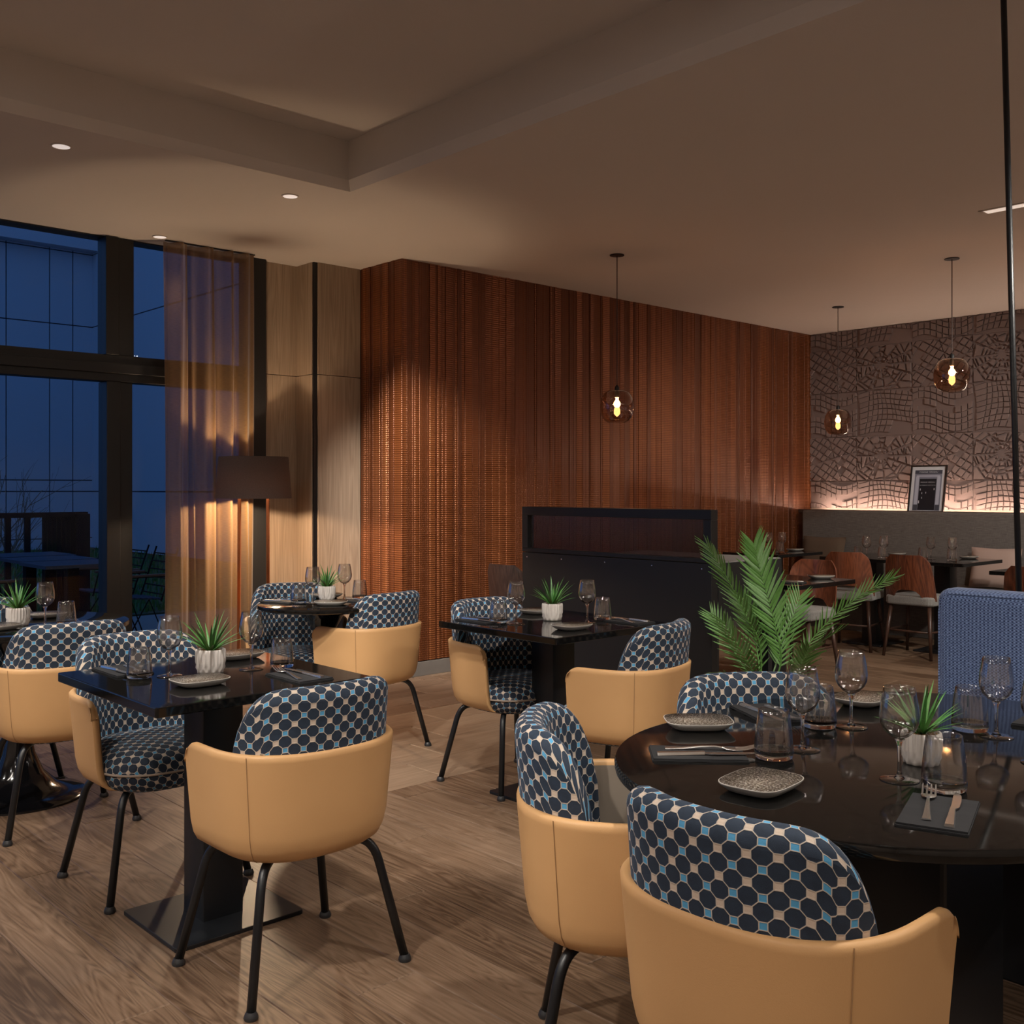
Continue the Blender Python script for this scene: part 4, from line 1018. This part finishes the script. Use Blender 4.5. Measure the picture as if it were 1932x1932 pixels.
# ================================================================== PALM
def palm():
    t = empty('potted_palm', (4.45, 2.95, 0), -.747, 'leafy green palm standing at the end of the partition', 'plant')
    build('planter', MB().lathe([(0, 0), (.15, 0), (.165, .02), (.18, .34), (.17, .34), (.16, .30), (0, .30)], 32), 'black_cloth', t, auto=True)
    lm = MB(); N = 5; vs = []
    for i in range(N+1):
        s = i/N; w = .052*math.sin(PI*min(.12+s*.9, 1))**.8*(1-s*.35)+.002; b = -.10*s*s
        vs += [(s, -w, b), (s, 0, b-.022), (s, w, b)]
    lf = lm.add(vs, [f for i in range(N) for f in ((i*3, i*3+3, i*3+4, i*3+1), (i*3+1, i*3+4, i*3+5, i*3+2))]).mesh('leaflet', 'palm', True)
    r = random.Random(5)
    fronds = [  # (control points, leaflet length, count per side, side axis, single leaflets?)
        ([(0, 0, .30), (.085, 0, .46), (.045, -.01, .68), (-.02, -.03, .90), (-.065, -.06, 1.06)], .175, 30, (1, 0, 0), True),
        ([(-.02, 0, .30), (-.03, -.05, .55), (-.12, -.12, .72), (-.23, -.17, .92), (-.32, -.20, 1.06)], .135, 26, (.55, -.83, .1), True),
        ([(.03, 0, .30), (.12, -.04, .43), (.25, -.08, .63), (.42, -.13, .80), (.58, -.18, .905)], .115, 30, (-.5, -.5, .7), True),
        ([(-.03, 0, .30), (-.07, -.08, .42), (-.15, -.16, .55), (-.25, -.22, .70)], .14, 18, (.75, -.55, .1), True),
        ([(.03, -.02, .30), (.12, -.12, .40), (.135, -.20, .50), (.15, -.27, .58)], .13, 15, (.95, -.1, 0), True),
        ([(-.03, .02, .30), (-.10, -.12, .38), (-.19, -.22, .44), (-.28, -.30, .47)], .12, 14, (.6, -.7, .3), False),
        ([(0, .03, .30), (-.02, .04, .48), (-.05, .05, .66), (-.09, .06, .78)], .14, 16, (.9, -.3, 0), False),
        ([(.03, .02, .30), (.14, .02, .42), (.26, .02, .54), (.37, 0, .62)], .13, 16, (-.5, -.85, 0), False),
        ([(.02, .03, .30), (.10, .08, .50), (.17, .12, .66), (.22, .15, .78)], .14, 15, (.9, -.3, 0), False),
        ([(0, -.03, .30), (.02, -.16, .40), (.02, -.28, .46), (.02, -.38, .47)], .12, 14, (1, 0, 0), False),
        ([(0, .04, .30), (-.10, .12, .46), (-.17, .18, .60), (-.22, .22, .68)], .12, 12, (.9, -.2, 0), False)]
    for cp, L, cnt, side, single in fronds:
        P = [Vector(p) for p in cp]; m = len(P)-1
        def at_(u):
            k = min(int(u*m), m-1); tt = u*m-k; p0 = P[max(k-1, 0)]; p1 = P[k]; p2 = P[k+1]; p3 = P[min(k+2, m)]
            return .5*((2*p1)+(p2-p0)*tt+(2*p0-5*p1+4*p2-p3)*tt*tt+(-p0+3*p1-3*p2+p3)*tt**3)
        pts = [at_(i/24) for i in range(25)]
        fr_ = build('frond', MB().tube(pts, .0055, 6, .0012), 'palm', t, smooth=True)
        joined = MB(); sd = Vector(side).normalized()
        for i in range(cnt):
            u = .22+.78*(i+.5)/cnt; p = at_(u); d = (at_(min(u+.02, 1))-at_(max(u-.02, 0))).normalized(); sv = (sd-d*sd.dot(d)).normalized(); nv = d.cross(sv)
            prof = min(1, .55+1.6*(u-.22))*(1 if u < .75 else 1-.42*(u-.75)/.25)
            for sg in (-1, 1):
                ang = math.radians(52-26*u)+r.uniform(-.06, .06); dr = (d*math.cos(ang)+sv*sg*math.sin(ang)+nv*r.uniform(-.08, .08)).normalized()
                ax = dr; az = (nv-ax*nv.dot(ax)).normalized(); az = az if az.z > 0 or True else -az; ay = az.cross(ax); ll_ = L*prof*r.uniform(.92, 1.06)
                mt = Matrix((( ax.x*ll_, ay.x*ll_*1.05, az.x*ll_, p.x), (ax.y*ll_, ay.y*ll_*1.05, az.y*ll_, p.y), (ax.z*ll_, ay.z*ll_*1.05, az.z*ll_, p.z), (0, 0, 0, 1)))
                if single: o = ob('leaflet', lf, fr_); o.matrix_local = mt
                else: joined.add([tuple(mt @ Vector(v)) for v in vs], [tuple(q.vertices) for q in lf.polygons])
        if not single: build('leaflets', joined, 'palm', fr_, smooth=True)['kind'] = 'stuff'
palm()

# ================================================================== FLOOR LAMP
lp = empty('floor_lamp', (3.36, 6.10, 0), math.radians(-42.8), 'floor lamp with dark drum shade and slim copper legs before the curtain', 'lamp')
sh = build('shade', MB().lathe([(.243, 1.27), (.222, 1.54), (.219, 1.54), (.240, 1.27), (.243, 1.27)], 64, cap=False), 'lamp_shade', lp, smooth=True)
for sx in (-1, 1):
    build('leg', MB().prism(rrect(.019, .024, .002, 2), .012, 1.36, lambda p, sx=sx: (p[0]+sx*(.098-.006*(p[2]/1.36)), p[1], p[2])), 'copper_bar', lp)
build('base_bar', MB().prism(rrect(.26, .22, .01, 3), 0, .013), 'copper_bar', lp, bevel=.002)
build('cross_bar', MB().box((-.10, -.008, 1.345), (.10, .008, 1.36)), 'copper_bar', lp)
build('bulb', MB().lathe([(0, 1.36), (.014, 1.362), (.016, 1.385), (.028, 1.41), (.03, 1.43), (.02, 1.455), (0, 1.462)], 16), 'filament', lp, smooth=True)
build('shade_spider', MB().tube([(-.235, 0, 1.35), (.235, 0, 1.35)], .003, 5).tube([(0, -.235, 1.35), (0, .235, 1.35)], .003, 5), 'frame_black', lp)
point((3.36, 6.10, 1.345), 85, WARM, .03)

# ================================================================== CURTAIN
cu = MB(); nx, nz = 150, 14; vs = []
for i in range(nx+1):
    s = i/nx; x = 2.925+.655*s
    for k in range(nz+1):
        z = .02+(CE-.03)*k/nz; am = .055*(1-.3*k/nz)
        y = 6.47+am*math.sin(2*PI*(s*4.1+.14*math.sin(s*9)))+.014*math.sin(2*PI*s*11+1+.8*k/nz)
        vs.append((x+.012*math.sin(s*25+k*.25), y, z))
fs = [(i*(nz+1)+k, (i+1)*(nz+1)+k, (i+1)*(nz+1)+k+1, i*(nz+1)+k+1) for i in range(nx) for k in range(nz)]
cu_t = empty('curtain', (3.25, 6.47, 0), 0, 'sheer bronze floor length curtain hanging beside the window', 'curtain')
cu.add([(x-3.25, y-6.47, z) for x, y, z in vs], fs); build('drape', cu, 'curtain', cu_t, smooth=True)
build('track', MB().box((-.32, -.01, CE-.008), (.32, .01, CE-.001)), 'frame_black', cu_t)

# ================================================================== OUTSIDE, AT DUSK
struct('ground_outside', MB().box((-20, 6.80, -.25), (30, 40, -.03)), 'paving')
struct('ground_lawn', MB().box((-6, 10.9, -.03), (8.98, 23.6, -.012)), 'lawn_soil')
gb = MB(); r = random.Random(9)
for k in range(9000):
    y = 11+12.2*r.random()**1.4; cx_ = y*.34; x = cx_+r.uniform(-3.2, 2.2)
    if x > 8.9: continue
    a = r.uniform(0, 6.28); w = .012; h = r.uniform(.05, .12); dx, dy = math.cos(a)*w, math.sin(a)*w; lx, ly = r.uniform(-.03, .03), r.uniform(-.03, .03)
    gb.add([(x-dx, y-dy, -.012), (x+dx, y+dy, -.012), (x+lx, y+ly, h)], [(0, 1, 2)])
tag(build('lawn_grass', gb, 'grass'), 'short green lawn outside the glass door', 'grass', kind='stuff')
FY = 23.7
fa = empty('building_facade', (5, FY, 0), 0, 'tall panelled grey building across the courtyard seen through the window', 'building')
build('wall_core', MB().box((-9, .02, 0), (4.02+6, .6, 13)).box((4.04, -14, 0), (4.6, .02, 13)), 'facade_joint', fa)
xs = [-8, -6.5, -5.6, -4.5, -3.6, -2.7, -1.5, -.6, .3, 1.2, 2.17, 3.07, 3.57, 4.02]; zs = [0, .24, 1.28, 1.53, 4.99, 6.62, 7.1, 8.4, 12.5]
for i in range(len(xs)-1):
    for k in range(len(zs)-1): build('panel', MB().box((xs[i]+.012, -.02, zs[k]+.012), (xs[i+1]-.012, .03, zs[k+1]-.012)), 'facade', fa)
build('cornice', MB().box((-9, -.35, 6.66), (4.02, .02, 6.95)), 'facade', fa)
for k in range(7):
    for z0, z1 in ((0, 1.28), (1.28, 4.99), (4.99, 6.62), (6.62, 8.4), (8.4, 12.5)): build('panel', MB().box((4.0, -1.95*(k+1)+.012, z0+.012), (4.05, -1.95*k-.012, z1-.012)), 'facade', fa)
fe = empty('fence', (3.2, 10.72, 0), 0, 'dark metal fence with upright slats outside the window', 'fence')
build('top_rail', MB().box((-1.3, -.03, 1.05), (.82, .03, 1.10)), 'outdoor_dark', fe); build('bottom_rail', MB().box((-1.3, -.025, .06), (.82, .025, .10)), 'outdoor_dark', fe)
for x in (-1.2, -1.02, -.84, -.66, -.48, -.30, -.12, .06, .24): build('slat', MB().box((x-.026, -.02, -.02), (x+.026, .02, 1.05)), 'outdoor_dark', fe)
for k in range(7): build('slat', MB().box((.385+k*.045, -.02, -.02), (.42+k*.045, .02, 1.05)), 'outdoor_dark', fe)
build('post', MB().box((.70, -.06, -.03), (.83, .06, 1.08)), 'outdoor_dark', fe)
sh_ = empty('bare_shrub', (3.7, 12.6, -.012), 0, 'leafless twiggy shrub behind the fence outside', 'shrub'); r = random.Random(21)
def branch(p, d, L, rad, dep, mb):
    pts = [p]; q = p.copy(); dd = d.copy()
    for k in range(4): dd = (dd+Vector((r.uniform(-.25, .25), r.uniform(-.25, .25), r.uniform(-.1, .18)))).normalized(); q = q+dd*L/4; pts.append(q.copy())
    mb.tube(pts, rad, 4, rad*.5)
    if dep:
        for k in range(3): branch(pts[1+k], (dd+Vector((r.uniform(-.9, .9), r.uniform(-.9, .9), r.uniform(-.2, .5)))).normalized(), L*.62, rad*.55, dep-1, mb)
for k in range(9):
    mb = MB(); a = r.uniform(0, 6.28); branch(Vector((r.uniform(-.5, .35), r.uniform(-.3, .3), 0)), Vector((.35*math.cos(a), .3*math.sin(a), 1)).normalized(), r.uniform(.9, 1.5), .014, 3, mb)
    build('branch', mb, 'twig', sh_)
OG = 'outdoor dining tables'
for i, (x, y, lab) in enumerate(((3.03, 8.40, 'nearest dark outdoor table outside the glass door'), (3.08, 9.05, 'middle dark outdoor table outside the glass door'), (3.14, 9.72, 'farthest dark outdoor table outside the glass door'))):
    t = empty('outdoor_table', (x, y, -.03), 0, lab, 'table', OG)
    build('table_top', MB().prism(rrect(.60, .60, .01, 2), .755, .78), 'outdoor_top', t); build('column', MB().prism(rrect(.09, .09, .005, 2), .01, .755), 'outdoor_dark', t); build('base_plate', MB().prism(rrect(.42, .42, .01, 2), 0, .012), 'outdoor_dark', t)
def wire_chair():
    t = empty('wire_chair')
    for sx in (-1, 1):
        fm = MB(); fm.tube([(sx*.23, -.22, 0), (sx*.20, -.05, .44), (sx*.23, .22, 0)], .008, 6); build('leg_frame', fm, 'outdoor_dark', t)
        bf = MB().tube([(sx*.21, -.15, .42), (sx*.215, -.30, .86)], .008, 6).tube([(sx*.235, -.22, .63), (sx*.235, .16, .63), (sx*.21, .20, .43)], .007, 6); build('side_frame', bf, 'outdoor_dark', t)
        build('armrest', MB().box((sx*.235-.022, -.20, .632), (sx*.235+.022, .19, .652)), 'outdoor_arm', t, bevel=.004)
    for k in range(8): y = -.17+.05*k; build('seat_slat', MB().box((-.21, y, .43+.004*k), (.21, y+.03, .442+.004*k)), 'outdoor_top', t)
    for k in range(6): v = .12+.15*k; build('back_wire', MB().tube([(-.213, -.15-.15*v, .42+.44*v), (.213, -.15-.15*v, .42+.44*v)], .006, 5), 'outdoor_dark', t)
    return Proto(t)
WIRE = wire_chair(); WGp = 'slatted outdoor wire chairs'
for x, y, rz, lab in ((3.62, 8.62, PI/2, 'nearer outdoor wire chair right of the outdoor tables'), (3.66, 9.30, PI/2, 'farther outdoor wire chair right of the outdoor tables'),
                      (2.50, 8.85, -PI/2, 'nearer outdoor wire chair left of the outdoor tables'), (2.58, 9.50, -PI/2, 'farther outdoor wire chair left of the outdoor tables')):
    WIRE.put((x, y, -.03), rz, lab, WGp, 'chair')
